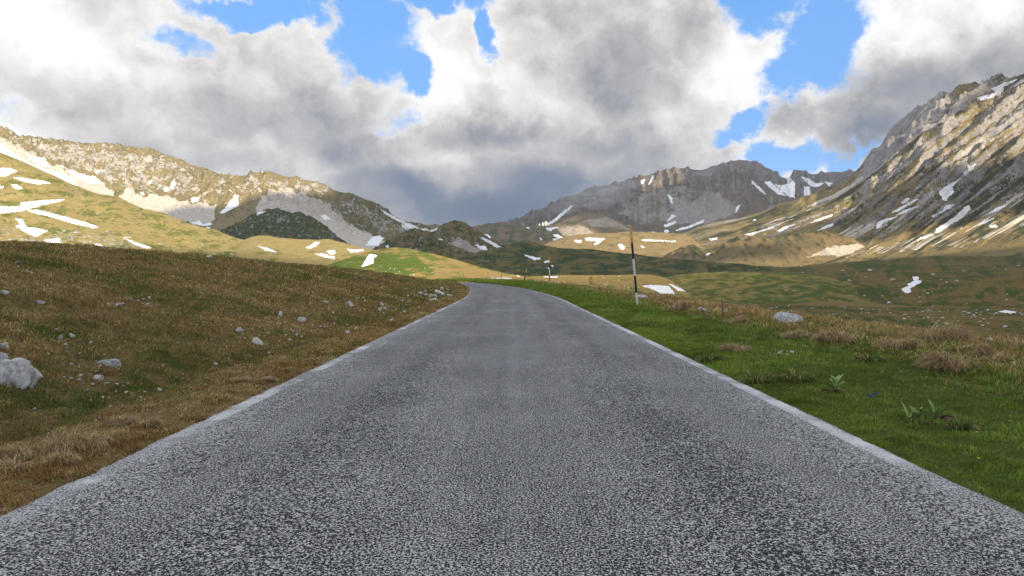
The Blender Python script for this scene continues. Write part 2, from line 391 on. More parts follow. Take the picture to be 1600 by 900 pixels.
def mk_a(L, X, D, Z, T, PX, PY):
    n = fbm(PX / 16, PY / 12, 61, 5, .6); nf = fbm(PX / 5, PY / 5, 62, 4, .6)
    scr = [[(-60, 200), (0, 212), (40, 232), (80, 256), (120, 268), (160, 285), (180, 305), (215, 312), (250, 302), (300, 318), (340, 320), (330, 350), (280, 350), (220, 335), (150, 315), (80, 290), (0, 260), (-60, 240)],
           [(200, 262), (206, 290), (222, 312), (190, 312), (196, 292)], [(420, 296), (440, 292), (470, 302), (515, 318), (545, 350), (585, 372), (640, 380), (640, 400), (540, 400), (500, 360), (400, 345), (400, 318)]]
    s = blur(polyf(scr, PX, PY, 9, 63), 2) * 0.85 + nf * .25
    crag = [[(60, 222), (170, 230), (290, 258), (310, 300), (290, 310), (240, 290), (200, 300), (150, 270), (110, 262), (60, 236)], [(370, 275), (520, 290), (500, 305), (440, 292), (400, 292)], [(540, 320), (590, 335), (640, 360), (630, 385), (580, 350)]]
    r = 0.20 + blur(polyf(crag, PX, PY, 10, 64), 3) * 0.22 + nf * 0.42 + n * .6 + np.clip(L.slope - 0.9, -.4, .5) * .25
    s = s * (1 - 0.3 * blur(polyf(crag, PX, PY, 10, 64), 2))
    g = 0.34 + n * 1.1 + sstep(500, 560, PX) * .35
    return stack3(r, s, g)
loft('left_mountain', -140, 820,
     [([(-140, 420), (820, 425)], [(-140, 1500), (400, 1700), (820, 1900)]), ([(-140, 275), (0, 290), (120, 325), (250, 350), (400, 352), (520, 378), (640, 390), (820, 410)], [(-140, 2000), (200, 2350), (400, 2300), (820, 2700)]),
      (A_RIDGE, [(-140, 2500), (100, 2900), (250, 3050), (400, 2850), (500, 2900), (700, 3300), (820, 3400)]), (400, [(-140, 3300), (820, 4200)])],
     rel_a, mk_a, mtn_l, dpx=0.9, dpy=0.65,
     lit=[[(-200, 100), (530, 250), (524, 292), (505, 310), (470, 306), (440, 298), (400, 306), (360, 326), (310, 318), (270, 330), (230, 350), (-200, 380)]])

# --- rocky knolls in front of the left mountain
def rel_k(sd, a=14, w=60):
    def f(X, D, Z, T, PX, PY):
        ed = 1 - .5 * np.exp(-((T - 1) / .12) ** 2)
        return ((ridged(X / w, D / w, sd, 6, .6) - .4) * a * 1.5 + fbm(X / (w * .3), D / (w * .3), sd + 7, 4) * a * .3) * sstep(0, .4, T) * ed
    return f
def mk_k(sd, r0=.2, g0=.6, scr=()):
    def f(L, X, D, Z, T, PX, PY):
        n = fbm(PX / 10, PY / 7, sd, 4); nf = fbm(PX / 4, PY / 4, sd + 3, 4)
        s = polyf(scr, PX, PY, 5, sd) * .8 + n * .15 if scr else n * .2
        return stack3(r0 + nf * .16 + n * .3 + (L.slope - .5) * .15, s, g0 + n * .7)
    return f
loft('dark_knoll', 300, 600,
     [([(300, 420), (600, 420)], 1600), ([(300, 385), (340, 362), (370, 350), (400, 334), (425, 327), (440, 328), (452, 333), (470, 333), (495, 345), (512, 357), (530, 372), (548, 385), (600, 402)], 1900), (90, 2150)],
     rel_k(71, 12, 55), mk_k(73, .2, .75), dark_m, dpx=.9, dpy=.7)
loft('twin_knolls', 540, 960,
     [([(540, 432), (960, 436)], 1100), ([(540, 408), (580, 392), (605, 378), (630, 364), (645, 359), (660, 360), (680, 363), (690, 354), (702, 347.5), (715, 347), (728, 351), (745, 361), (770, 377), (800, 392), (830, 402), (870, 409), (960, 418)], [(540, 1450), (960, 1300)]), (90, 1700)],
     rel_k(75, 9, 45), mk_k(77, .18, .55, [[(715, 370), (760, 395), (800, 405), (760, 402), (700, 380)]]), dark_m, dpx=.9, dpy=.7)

# --- valley ridge, dark green, between the knolls and the right mountain
def rel_i(X, D, Z, T, PX, PY): return fbm(X / 70, D / 110, 81, 6, .55) * 7 * sstep(0, .4, T) * (1 - .5 * np.exp(-((T - 1) / .15) ** 2))
def mk_i(L, X, D, Z, T, PX, PY):
    n = fbm(PX / 30, PY / 7, 83, 5); n2 = fbm(PX / 9, PY / 2.5, 84, 4)
    return stack3(0.04 + n2 * .35, n * .1, 0.55 + n * .9 + n2 * .5)
loft('valley_ridge', 720, 1420,
     [([(720, 446), (1420, 446)], 420), ([(720, 420), (850, 423), (1050, 424), (1200, 428), (1420, 432)], 800), ([(720, 398), (760, 389), (792, 385), (818, 381), (835, 382), (850, 385), (875, 389), (925, 391), (960, 395), (1000, 401), (1050, 405), (1136, 412), (1205, 418), (1256, 421), (1290, 423), (1420, 430)], [(720, 1500), (1420, 1300)]), (60, 1900)],
     rel_i, mk_i, terrain_mat('valley_turf', 3.5, dry=(0.12, 0.10, 0.035), green=(0.032, 0.052, 0.017), speck=.6, bumpd=2.5))

# --- right mountain
L_RIDGE = [(960, 400), (1000, 390), (1030, 379), (1066, 367), (1112, 349), (1150, 343), (1184, 335), (1237, 317), (1275, 303), (1300, 294), (1322, 282), (1340, 266), (1352, 249), (1358, 241), (1375, 231), (1388, 214), (1405, 198), (1428, 180), (1440, 172), (1462, 160), (1473, 152), (1486, 156), (1500, 149), (1520, 140), (1545, 133), (1570, 126), (1600, 120), (1660, 105), (1740, 90)]
def Q0(px): return curve([(900, 420), (1200, 335), (1320, 282), (1450, 178), (1600, 60), (1760, -66)], px)
def ribc(PX, PY):   # coordinate across the ribs; they climb from lower left to upper right
    return (PY + 0.80 * (PX - 1350)) 
def rel_r(X, D, Z, T, PX, PY):
    up = sstep(0.9, 1.3, T)
    q = 0.8 * (PY - Q0(PX)) + 0.2 * (2 - T) * 170 ; along = (PX - 1200) / 120.
    qq = q + 8 * fbm(PX / 60, PY / 60, 90, 3)
    rib = ridged(qq / 30, along * .45, 91, 4, .5) - .4
    rib2 = ridged(qq / 11 + 4, along * .9, 95, 4, .55) - .4
    crag = (ridged(X / 70, D / 70, 97, 6, .6) - .4)
    low = fbm(X / 200, D / 260, 98, 5)
    cliff = np.exp(-((PY - L_at(PX) - 18) / 16) ** 2) * sstep(1330, 1370, PX)
    ed = 1 - .95 * np.exp(-((T - 2) / .13) ** 2)
    mound = np.zeros_like(X)
    s = sstep(1180, 1400, PX)
    return ((rib * 64 + rib2 * 40 + crag * (9 + 22 * cliff) + fbm(X / 16, D / 16, 99, 4, .6) * 5) * up * (0.25 + .75 * s) * ed + low * 10 * sstep(0, .4, T) + rib * 16 * sstep(.3, .9, T) * (1 - up))
def L_at(px): return curve(L_RIDGE, px)
def mk_r(L, X, D, Z, T, PX, PY):
    q = 0.8 * (PY - Q0(PX)) + 0.2 * (2 - T) * 170; along = PX / 90.
    st = fbm(q / 10, along * .42, 101, 5, .6); st2 = fbm(q / 4., along * .85, 102, 4, .6); n = fbm(PX / 20, PY / 20, 103, 4)
    cliff = sstep(1335, 1365, PX) * (1 - sstep(26, 44, PY - L_at(PX))) * (1 - sstep(1475, 1500, PX))
    r = .16 + st * 1.1 + st2 * .8 + cliff * .7 + (L.slope - .8) * .15
    fan = polyf([[(1180, 356), (1235, 331), (1270, 313), (1300, 303), (1345, 270), (1350, 282), (1318, 308), (1280, 322), (1240, 340), (1200, 362)], [(1300, 404), (1400, 378), (1500, 358), (1620, 325), (1620, 350), (1500, 385), (1400, 392)], [(1240, 400), (1275, 385), (1310, 362), (1400, 335), (1440, 300), (1470, 285), (1455, 310), (1400, 350), (1320, 380), (1280, 398)],
                 [(1500, 236), (1530, 214), (1552, 212), (1556, 222), (1530, 236), (1505, 262)], [(1405, 262), (1440, 244), (1440, 252), (1410, 280)], [(1520, 350), (1550, 320), (1600, 300), (1600, 312), (1550, 345)]], PX, PY, 8, 104, 14)
    s = blur(fan, 1) * (.40 + 1.1 * st2 + .5 * st) + st2 * .5 + st * .25 - .05
    g = .30 + n * .4 - st * 1.1 + sstep(1380, 1500, PX) * sstep(240, 300, PY) * (1 - sstep(345, 375, PY)) * .35
    return stack3(r * (0.35 + .65 * sstep(.85, 1.2, T)), s, g)
loft('right_mountain', 960, 1740,
     [([(960, 432), (1205, 440), (1740, 430)], [(960, 2300), (1300, 1300), (1740, 900)]), ([(960, 404), (1100, 404), (1205, 398), (1300, 384), (1400, 370), (1500, 352), (1600, 330), (1740, 300)], [(960, 2900), (1300, 2050), (1740, 1700)]),
      (L_RIDGE, [(960, 3900), (1200, 3500), (1350, 3250), (1500, 3000), (1740, 2700)]), (500, [(960, 4700), (1740, 3700)])],
     rel_r, mk_r, mtn_r, dpx=.9, dpy=.62,
     lit=[[(1090, 425), (1205, 424), (1300, 412), (1400, 402), (1500, 392), (1760, 372), (1760, 322), (1600, 333), (1500, 352), (1400, 372), (1300, 386), (1200, 402), (1090, 408)],
          [(960, 400), (1066, 360), (1200, 325), (1300, 290), (1345, 276), (1385, 252), (1420, 222), (1465, 196), (1500, 176), (1560, 148), (1600, 132), (1760, 100), (1760, 180), (1600, 218), (1572, 236), (1540, 232), (1510, 262), (1488, 262), (1440, 262), (1400, 296), (1330, 322), (1230, 362), (1160, 372), (1100, 388), (960, 412)], [(1570, 235), (1700, 200), (1700, 225), (1590, 248)]])

# --- small hummocks at the foot of the right mountain
loft('foot_hummocks', 1020, 1440,
     [([(1020, 426), (1440, 420)], 1700), ([(1020, 406), (1045, 397), (1062, 389), (1080, 385), (1100, 388), (1116, 393), (1128, 384), (1142, 375), (1156, 371), (1163, 375), (1172, 370), (1182, 372), (1196, 369), (1212, 371), (1240, 368), (1275, 362), (1310, 366), (1350, 382), (1400, 400), (1440, 412)], [(1020, 2150), (1440, 1900)]), (80, 2350)],
     lambda X, D, Z, T, PX, PY: ((ridged(X / 60, D / 160, 111, 4, .5) - .4) * 12 + fbm(X / 30, D / 40, 112, 5) * 5) * sstep(0, .5, T),
     mk_k(113, .02, .35, [[(1260, 402), (1300, 385), (1360, 378), (1330, 398)]]), terrain_mat('hummock_turf', 5, dry=(0.18, 0.135, 0.065), green=(0.060, 0.07, 0.028), bumpd=3), dpx=.9, dpy=.7,
     lit=[[(1020, 380), (1120, 378), (1130, 372), (1165, 362), (1215, 362), (1260, 360), (1300, 366), (1265, 372), (1215, 378), (1175, 380), (1140, 390), (1100, 393), (1020, 398)], [(1090, 412), (1200, 404), (1300, 392), (1440, 385), (1440, 440), (1090, 440)]])

# --- lit hill on the left
def rel_d(X, D, Z, T, PX, PY): return (fbm(X / 55, D / 90, 121, 6, .55) * 8 + fbm(X / 10, D / 12, 122, 4) * 1.1) * sstep(0, .4, T) * (1 - .6 * np.exp(-((T - 2) / .2) ** 2))
def mk_d(L, X, D, Z, T, PX, PY):
    n = fbm(PX / 26, PY / 9, 123, 5); nf = fbm(PX / 5, PY / 4, 124, 4)
    mound = polyf([[(60, 372), (100, 360), (150, 357), (190, 364), (225, 380), (230, 392), (60, 392)], [(0, 352), (40, 356), (60, 380), (0, 376)]], PX, PY, 5)
    ln = np.exp(-(fbm(PX / 40, PY / 9, 125, 5) / .04) ** 2) * .4
    return stack3(.10 + nf * .45 + mound * .28, mound * .2 + nf * .25, .30 + n * .9 + ln + nf * .3)
loft('sunlit_hill', -140, 620,
     [([(-140, 425), (620, 430)], 420), ([(-140, 335), (0, 350), (100, 358), (200, 370), (300, 388), (400, 402), (620, 418)], 640), ([(-140, 205), (-60, 226), (0, 243), (40, 259), (80, 278), (115, 294), (147, 307), (187, 312), (205, 322), (221, 330), (267, 340), (293, 352), (333, 363), (400, 385), (440, 395), (500, 404), (620, 420)], [(-140, 1150), (620, 950)]), (90, 1400)],
     rel_d, mk_d, hill_m, dpx=.9, dpy=.7,
     lit=[[(-200, 150), (100, 230), (300, 340), (420, 388), (480, 402), (470, 406), (400, 398), (372, 380), (345, 378), (330, 393), (250, 386), (200, 400), (-200, 410)]])

# --- low yellow hill
def mk_f(L, X, D, Z, T, PX, PY):
    n = fbm(PX / 26, PY / 6, 133, 5); return stack3(.0 + n * .15, n * .25, .12 + n * .7 + sstep(2, -8, PY - 398) * .0)
loft('yellow_hill', 330, 700,
     [([(330, 426), (700, 430)], 480), ([(330, 408), (355, 392), (380, 377), (400, 371), (440, 373), (470, 376), (493, 377.5), (512, 376), (533, 380), (560, 387), (587, 393), (640, 402), (700, 410)], [(330, 880), (700, 800)]), (40, 1000)],
     lambda X, D, Z, T, PX, PY: fbm(X / 50, D / 70, 131, 5) * 3.5 * sstep(0, .5, T) * (1 - .5 * np.exp(-((T - 1) / .2) ** 2)), mk_f, hill_m,
     lit=[[(330, 360), (620, 380), (700, 400), (600, 408), (520, 412), (440, 402), (415, 392), (330, 388)]])

# --- green mound just beyond the bend
def mk_g(L, X, D, Z, T, PX, PY):
    n = fbm(PX / 26, PY / 7, 143, 5); g = .62 * np.exp(-((PX - 612) / 62) ** 2 - ((PY - 412) / 15) ** 2) + .5 * np.exp(-((PX - 520) / 30) ** 2)
    return stack3(n * .12, n * .2, .30 + g + n * .7)
loft('green_mound', 450, 900,
     [([(450, 452), (900, 452)], 190), ([(450, 436), (540, 434), (640, 435), (740, 438), (900, 441)], 250), ([(450, 426), (500, 418), (539, 405), (565, 397), (587, 392), (613, 388), (640, 389.5), (667, 395), (707, 405), (747, 416), (779, 424), (805, 430), (850, 434), (900, 437)], [(450, 430), (900, 330)]), (30, 560)],
     lambda X, D, Z, T, PX, PY: (fbm(X / 26, D / 40, 141, 5) * 1.4 + fbm(X / 4, D / 5, 142, 3) * .16) * sstep(0, .5, T) * (1 - .5 * np.exp(-((T - 2) / .2) ** 2)), mk_g,
     terrain_mat('mound_turf', 1.8, dry=(0.26, 0.19, 0.07), green=(0.085, 0.125, 0.022), speck=.4, bumpd=.6),
     lit=[[(545, 380), (620, 380), (900, 425), (900, 455), (600, 455), (560, 430), (548, 415)]])

# --- lit bench right of the bend
def mk_h(L, X, D, Z, T, PX, PY):
    n = fbm(PX / 20, PY / 5, 153, 5); return stack3(n * .25, n * .2, .2 + n * .7 + sstep(448, 462, PY) * .3)
loft('sunlit_bench', 640, 1170,
     [([(640, 462), (900, 470), (1040, 490), (1170, 500)], 95), ([(640, 442), (860, 447), (950, 458), (1040, 469), (1100, 478), (1170, 488)], 135), ([(640, 437), (740, 436), (800, 433.5), (840, 431.5), (875, 430), (950, 430), (1020, 430), (1033, 432), (1045, 437), (1060, 446), (1078, 456), (1100, 465), (1130, 474), (1170, 482)], [(640, 240), (1025, 260), (1100, 190), (1170, 170)]), (14, 300)],
     lambda X, D, Z, T, PX, PY: (fbm(X / 14, D / 22, 151, 5) * .5 + fbm(X / 2.5, D / 3, 152, 3) * .08) * sstep(0, .5, T) * (1 - .7 * np.exp(-((T - 2) / .2) ** 2)), mk_h,
     terrain_mat('bench_turf', 1.0, dry=(0.26, 0.185, 0.065), green=(0.095, 0.12, 0.025), speck=.7, bumpd=.3),
     lit=[[(640, 425), (1035, 420), (1120, 466), (1120, 480), (1060, 470), (1000, 468), (880, 470), (640, 470)]])

# --- mound with the gully, right of the bench
def mk_j(L, X, D, Z, T, PX, PY):
    n = fbm(PX / 20, PY / 5, 163, 5); return stack3(n * .15, n * .15, .55 + n * .7)
def rel_j(X, D, Z, T, PX, PY):
    gl = np.exp(-((PX - 1160 + (PY - 445) * 1.7) / 16) ** 2)
    return (fbm(X / 20, D / 30, 161, 5) * .9 + fbm(X / 3, D / 4, 162, 3) * .1 - gl * 1.6) * sstep(0, .5, T) * (1 - .6 * np.exp(-((T - 1) / .2) ** 2))
loft('gully_mound', 1010, 1420,
     [([(1010, 490), (1300, 492), (1420, 530)], 130), ([(1010, 440), (1050, 431.5), (1075, 428), (1100, 426), (1187, 425), (1256, 429), (1320, 440), (1380, 462), (1420, 485)], [(1010, 380), (1250, 360), (1420, 260)]), (16, 500)],
     rel_j, mk_j, terrain_mat('gully_turf', 1.5, dry=(0.19, 0.15, 0.05), green=(0.066, 0.088, 0.02), speck=.6, bumpd=.5),
     lit=[[(1010, 424), (1100, 420), (1222, 424), (1205, 434), (1178, 446), (1160, 456), (1140, 475), (1010, 480)]])

# --- the wide meadow on the right
def rel_m(X, D, Z, T, PX, PY):
    r = fbm(X / 30, D / 45, 171, 5, .5) * .9 + fbm(X / 5, D / 6, 172, 4) * .22 + fbm(X / 140, D / 200, 174, 3) * 5 * sstep(1.6, 3, T)
    return r * (0.5 + .5 * sstep(0, 1, T)) * (0.6 + sstep(1, 3, T))
def mk_m(L, X, D, Z, T, PX, PY):
    n = fbm(X / (D * .03 + 1), D / (D * .12 + 4), 173, 5); n2 = fbm(PX / 60, PY / 6, 176, 4)
    rk = polyf([[(1050, 478), (1130, 474), (1250, 474), (1420, 482), (1500, 490), (1480, 500), (1300, 498), (1150, 492)]], PX, PY, 6, 175) * .10
    ln = np.exp(-(fbm(X / (D * .10 + 4), D / (D * .16 + 8), 178, 4) / .035) ** 2) * .45 - np.exp(-(fbm(X / (D * .12 + 5), D / (D * .2 + 9), 179, 4) / .03) ** 2) * .45
    nf = fbm(PX / 7, PY / 1.8, 180, 4)
    return stack3(.02 + rk + n * .2 + nf * .15, n * .1, .48 + n * .5 + n2 * .6 + ln + nf * .4)
loft('meadow', 930, 1800,
     [([(930, 560), (1800, 620)], 22), ([(930, 492), (1300, 500), (1800, 512)], 45), ([(930, 478), (1300, 479), (1800, 482)], 85), ([(930, 462), (1300, 462), (1800, 458)], 180), ([(930, 445), (1300, 440), (1800, 425)], 460),
      ([(930, 432), (1200, 423), (1300, 417), (1450, 406), (1600, 396), (1800, 386)], [(930, 1100), (1800, 1300)]), ([(930, 430), (1200, 422), (1300, 412), (1450, 396), (1600, 384), (1800, 370)], 2000), (40, 2400)],
     rel_m, mk_m, mead_m, dpx=1.1, dpy=.6,
     lit=[[(1090, 426), (1205, 424), (1300, 411), (1400, 402), (1500, 392), (1800, 370), (1800, 300), (1090, 380)]])

# --- valley floor reaching to the horizon
fl = terrain_mat('valley_floor_turf', 20, bumpd=3)
n_ = 60; ang = np.linspace(0, 2 * np.pi, 49)[:-1]; rad = np.geomspace(60, 9000, 24)
vv = [(0, 0, -9.0)] + [(r * math.cos(a), r * math.sin(a), -9 - min(r, 3000) * 0.012) for r in rad for a in ang]
ff = []; lp = []
for i in range(48): ff += [0, 1 + i, 1 + (i + 1) % 48]; lp.append(3)
for k in range(23):
    for i in range(48):
        a = 1 + k * 48 + i; b_ = 1 + k * 48 + (i + 1) % 48; ff += [a, a + 48, b_ + 48, b_]; lp.append(4)
o = mesh_np('valley_floor', np.array(vv), ff, lp, [fl], True, np.tile([0, 0, .4], (len(vv), 1))); tag(o, kind='structure')

# ------------------------------------------------------------------ near ground and road
W = 3.28
def cx(y): return curve([(-200, 0), (0, 0), (30, 0), (45, -0.05), (64, -0.9), (80, -2.1), (94, -3.7), (120, -7.3), (145, -13), (170, -24), (200, -45), (240, -85)], y)
def dcx(y): return (cx(y + .5) - cx(y - .5))
def zroad(y): return -0.00035 * np.clip(np.asarray(y, float) - 150, 0, None) ** 2
def Hb(y): return curve([(-50, 3.4), (0, 3.4), (30, 3.4), (45, 3.3), (67, 2.95), (107, 2.5), (140, 1.9), (170, 1.2), (220, .4), (300, 0)], y)
def ground_z(x, y):
    x = np.asarray(x, float); y = np.asarray(y, float)
    sl_ = np.sqrt(1 + dcx(y) ** 2)
    u = (x - cx(y)) / sl_
    l = -u - W; r = u - W
    zl = np.where(l < 0, 0, 0)
    nb = fbm(x / 7, y / 9, 201, 4) * .35 + fbm(x / 1.3, y / 1.3, 202, 3) * .17
    tus = np.clip(fbm(x / .55, y / .55, 203, 3) + .1, 0, 1) * .10
    bank = Hb(y) * (1 - np.exp(-((np.clip(l - 1.9, 0, None)) / 10.5) ** 1.25)) - 0.035 * np.clip(l - 26, 0, None)
    left = 0.03 * sstep(0, .35, l) - 0.13 * np.exp(-((l - 1.6) / .6) ** 2) + bank + nb * sstep(1.5, 8, l) + tus * 1.8 * sstep(.25, 1.2, l)
    crest = 0.07 * np.exp(-((r - 4.6) / 2.4) ** 2) * (1 + 3.5 * sstep(50, 105, y))
    fall = -3.4 * sstep(5.5, 25, r) - 1.2 * sstep(20, 60, r)
    right = 0.03 * sstep(0, .35, r) + crest + fall + (fbm(x / 3.5, y / 4.5, 204, 4) * .16 + fbm(x / .9, y / .9, 206, 3) * .07) * sstep(.3, 4, r) + tus * 1.0 * sstep(1.5, 5, r)
    inner = -0.05 * sstep(0.0, -.15, np.maximum(l, r))
    z = np.where(l > 0, left, np.where(r > 0, right, inner)) + zroad(y)
    return z
ys = np.concatenate([np.arange(-14, 0, .5), np.cumsum(np.concatenate([[0], np.geomspace(.07, 1.6, 520)]))]); ys = ys[ys < 300]
uh = np.cumsum(np.geomspace(.045, 1.4, 210)); uh = uh[uh < 95]
us = np.concatenate([-(W - .1) - uh[::-1], [-(W - .12), -1.5, 0, 1.5, W - .12], (W - .1) + uh])
Y, U = np.meshgrid(ys, us, indexing='ij'); XX = cx(Y) + U * np.sqrt(1 + dcx(Y) ** 2)
ZZ = ground_z(XX, Y)
def near_mask(x, y):
    """dry / green balance of the turf"""
    u = (x - cx(y)); l = -u - W
    n = fbm(x / 2.6, y / 3.4, 211, 5, .6); n2 = fbm(x / .5, y / .5, 212, 3)
    gl = 0.29 + n * .85 + n2 * .35 - sstep(1.25, .9, l) * .22 * (fbm(x / 1.1, y / 1.6, 215, 3) + .6) + np.exp(-((l - 1.7) / .6) ** 2) * .12
    r = u - W
    gr = .92 - sstep(2.0, 5.2, r + n * 3.0) * .55 + n * .62 + n2 * .15 - sstep(10, 30, y) * sstep(1.2, 4, r) * .25
    return np.clip(np.where(u < 0, gl, gr), 0, 1)
gm = near_mask(XX, Y)
mk = stack3(np.zeros_like(gm), np.zeros_like(gm), gm)
gmat = terrain_mat('turf', .04, dry=(0.17, 0.125, 0.052), green=(0.060, 0.085, 0.018), earth=(0.06, 0.04, 0.022), bumpd=.06, patch=.7)
fg = grid_faces(*XX.shape)
ground = mesh_np('ground', np.stack([XX, Y, ZZ], -1).reshape(-1, 3), fg, np.full(len(fg), 4), [gmat], True, mk.reshape(-1, 3)); tag(ground, kind='structure')

# road: chip-sealed asphalt; attribute 'road' = lateral metres, along metres
def road_material():
    m, N, b = new_mat('chip_sealed_asphalt', 0.92, 0.12)
    at = N.n.new('ShaderNodeAttribute'); at.attribute_name = 'mask'
    sp = N.n.new('ShaderNodeSeparateColor'); N.l.new(at.outputs['Color'], sp.inputs[0])
    u = N.m('MULTIPLY', N.m('SUBTRACT', sp.outputs[0], .5), 10.0); v = N.m('MULTIPLY', sp.outputs[1], 400)
    tc = N.n.new('ShaderNodeTexCoord'); o = tc.outputs['Object']
    chip = N.noise(o, 70, 2, 0.7); chip2 = N.noise(o, 190, 2, .6); mid = N.noise(o, 9, 4, .6); big = N.noise(o, .55, 4, .55)
    vv_ = N.comb(N.m('MULTIPLY', u, 1.0), N.m('MULTIPLY', v, .06), 0)
    streak = N.noise(vv_, 1.6, 5, .6)
    dist = N.m('SUBTRACT', streak, .5)
    # more pale stone shows between the wheel tracks and towards the edges
    tracks = N.m('ADD', N.m('MULTIPLY', N.ss(N.m('ABSOLUTE', N.m('SUBTRACT', N.m('ABSOLUTE', u), 1.55)), .75, 0.0), -.014), N.m('MULTIPLY', N.ss(N.m('ABSOLUTE', u), 2.5, 3.2), .03))
    thr = N.m('ADD', N.m('ADD', chip, N.m('MULTIPLY', N.m('SUBTRACT', chip2, .5), .35)), N.m('ADD', N.m('MULTIPLY', dist, .07), N.m('ADD', N.m('MULTIPLY', N.m('SUBTRACT', mid, .5), .07), tracks)))
    f = N.ss(N.m('ADD', thr, N.m('MULTIPLY', N.m('SUBTRACT', big, .5), .07)), 0.520, 0.560)
    stone = N.mix(N.noise(o, 33, 2, .5), (0.34, 0.34, 0.34), (0.66, 0.655, 0.65))
    tarc = N.mix(big, (0.015, 0.018, 0.023), (0.028, 0.031, 0.037))
    c = N.mix(f, tarc, stone)
    # the seam down the middle
    seam = N.m('MULTIPLY', N.ss(N.m('ABSOLUTE', N.m('ADD', N.m('SUBTRACT', u, 0.02), N.m('MULTIPLY', N.m('SUBTRACT', N.noise(o, 1.2, 3, .6), .5), .35))), .15, 0.03), N.ss(N.noise(N.comb(0, N.m('MULTIPLY', v, .15), 3.), 1., 4, .6), .36, .56))
    c = N.mix(N.m('MULTIPLY', seam, N.m('ADD', N.m('MULTIPLY', f, .34), .05)), c, (0.5, 0.5, 0.5))
    # fine cracks
    crk = N.noise(N.comb(N.m('MULTIPLY', u, 1.0), N.m('MULTIPLY', v, .35), 7.), .9, 6, .62)
    cl = N.m('MULTIPLY', N.ss(N.m('ABSOLUTE', N.m('SUBTRACT', crk, .5)), .006, .001), N.ss(N.noise(o, .45, 2, .5), .56, .66))
    c = N.mix(N.m('MULTIPLY', cl, .8), c, (0.012, 0.012, 0.014))
    N.put(b.inputs['Base Color'], c)
    bump(N, b, N.m('ADD', chip, N.m('MULTIPLY', chip2, .4)), .7, .006)
    return m
ry = np.concatenate([np.arange(-14, 0, .5), np.cumsum(np.concatenate([[0], np.geomspace(.12, 1.6, 420)]))]); ry = ry[ry < 225]
ru = np.concatenate([[-W], np.linspace(-W + .12, W - .12, 19), [W]])
RY, RU = np.meshgrid(ry, ru, indexing='ij')
edge_j = np.where(np.abs(RU) > W - .01, fbm(RY / .35, RU, 221, 4, .65) * .14 + fbm(RY / 3, RU, 222, 3) * .10, 0) * np.sign(RU)
RX = cx(RY) + (RU + edge_j) * np.sqrt(1 + dcx(RY) ** 2)
RZ = zroad(RY) + 0.028 - 0.03 * (np.abs(RU) / W) ** 2 + np.where(np.abs(RU) > W - .01, -.02, 0)
att = np.stack([RU / 10 + .5, RY / 400, RU * 0], -1).reshape(-1, 3)
fr = grid_faces(*RX.shape)
road = mesh_np('road', np.stack([RX, RY, RZ], -1).reshape(-1, 3), fr, np.full(len(fr), 4), [road_material()], True, att); tag(road, kind='structure')

# worn edge lines, 4 mm above the road
def paint_mat(name, lo, hi, patchy):
    m, N, b = new_mat(name, .8, .2)
    tc = N.n.new('ShaderNodeTexCoord'); o = tc.outputs['Object']
    at = N.n.new('ShaderNodeAttribute'); at.attribute_name = 'mask'; sp = N.n.new('ShaderNodeSeparateColor'); N.l.new(at.outputs['Color'], sp.inputs[0])
    chip = N.noise(o, 88, 2, .7); pt = N.noise(o, .8, 4, .6); e = N.noise(o, 7, 4, .6)
    edge = N.ss(N.m('ADD', N.m('ABSOLUTE', N.m('SUBTRACT', sp.outputs[0], .5)), N.m('MULTIPLY', N.m('SUBTRACT', e, .5), .35)), .46, .22)
    f = N.ss(N.m('ADD', N.m('ADD', chip, N.m('MULTIPLY', N.m('SUBTRACT', pt, .5), patchy)), N.m('MULTIPLY', edge, .16)), lo, hi)
    f = N.m('MULTIPLY', f, N.ss(edge, .02, .3))
    N.put(b.inputs['Base Color'], N.mix(e, (0.50, 0.51, 0.52), (0.68, 0.69, 0.70)))
    N.put(b.inputs['Alpha'], N.m('MULTIPLY', f, .92))
    return m
def edge_line(u0, w, mat, name):
    u = np.linspace(u0 - w / 2, u0 + w / 2, 5); LY, LU = np.meshgrid(ry, u, indexing='ij')
    LX = cx(LY) + LU * np.sqrt(1 + dcx(LY) ** 2)
    LZ = zroad(LY) + 0.028 - 0.03 * (np.abs(LU) / W) ** 2 + .004
    a = np.stack([(LU - u0) / w + .5, LY * 0, LY * 0], -1).reshape(-1, 3); f = grid_faces(*LX.shape)
    return tag(mesh_np(name, np.stack([LX, LY, LZ], -1).reshape(-1, 3), f, np.full(len(f), 4), [mat], True, a), kind='structure')
edge_line(W - .19, .25, paint_mat('worn_white_paint', .61, .67, 1.0), 'road_marking_right')
edge_line(-W + .20, .27, paint_mat('almost_gone_white_paint', .65, .71, 1.3), 'road_marking_left')

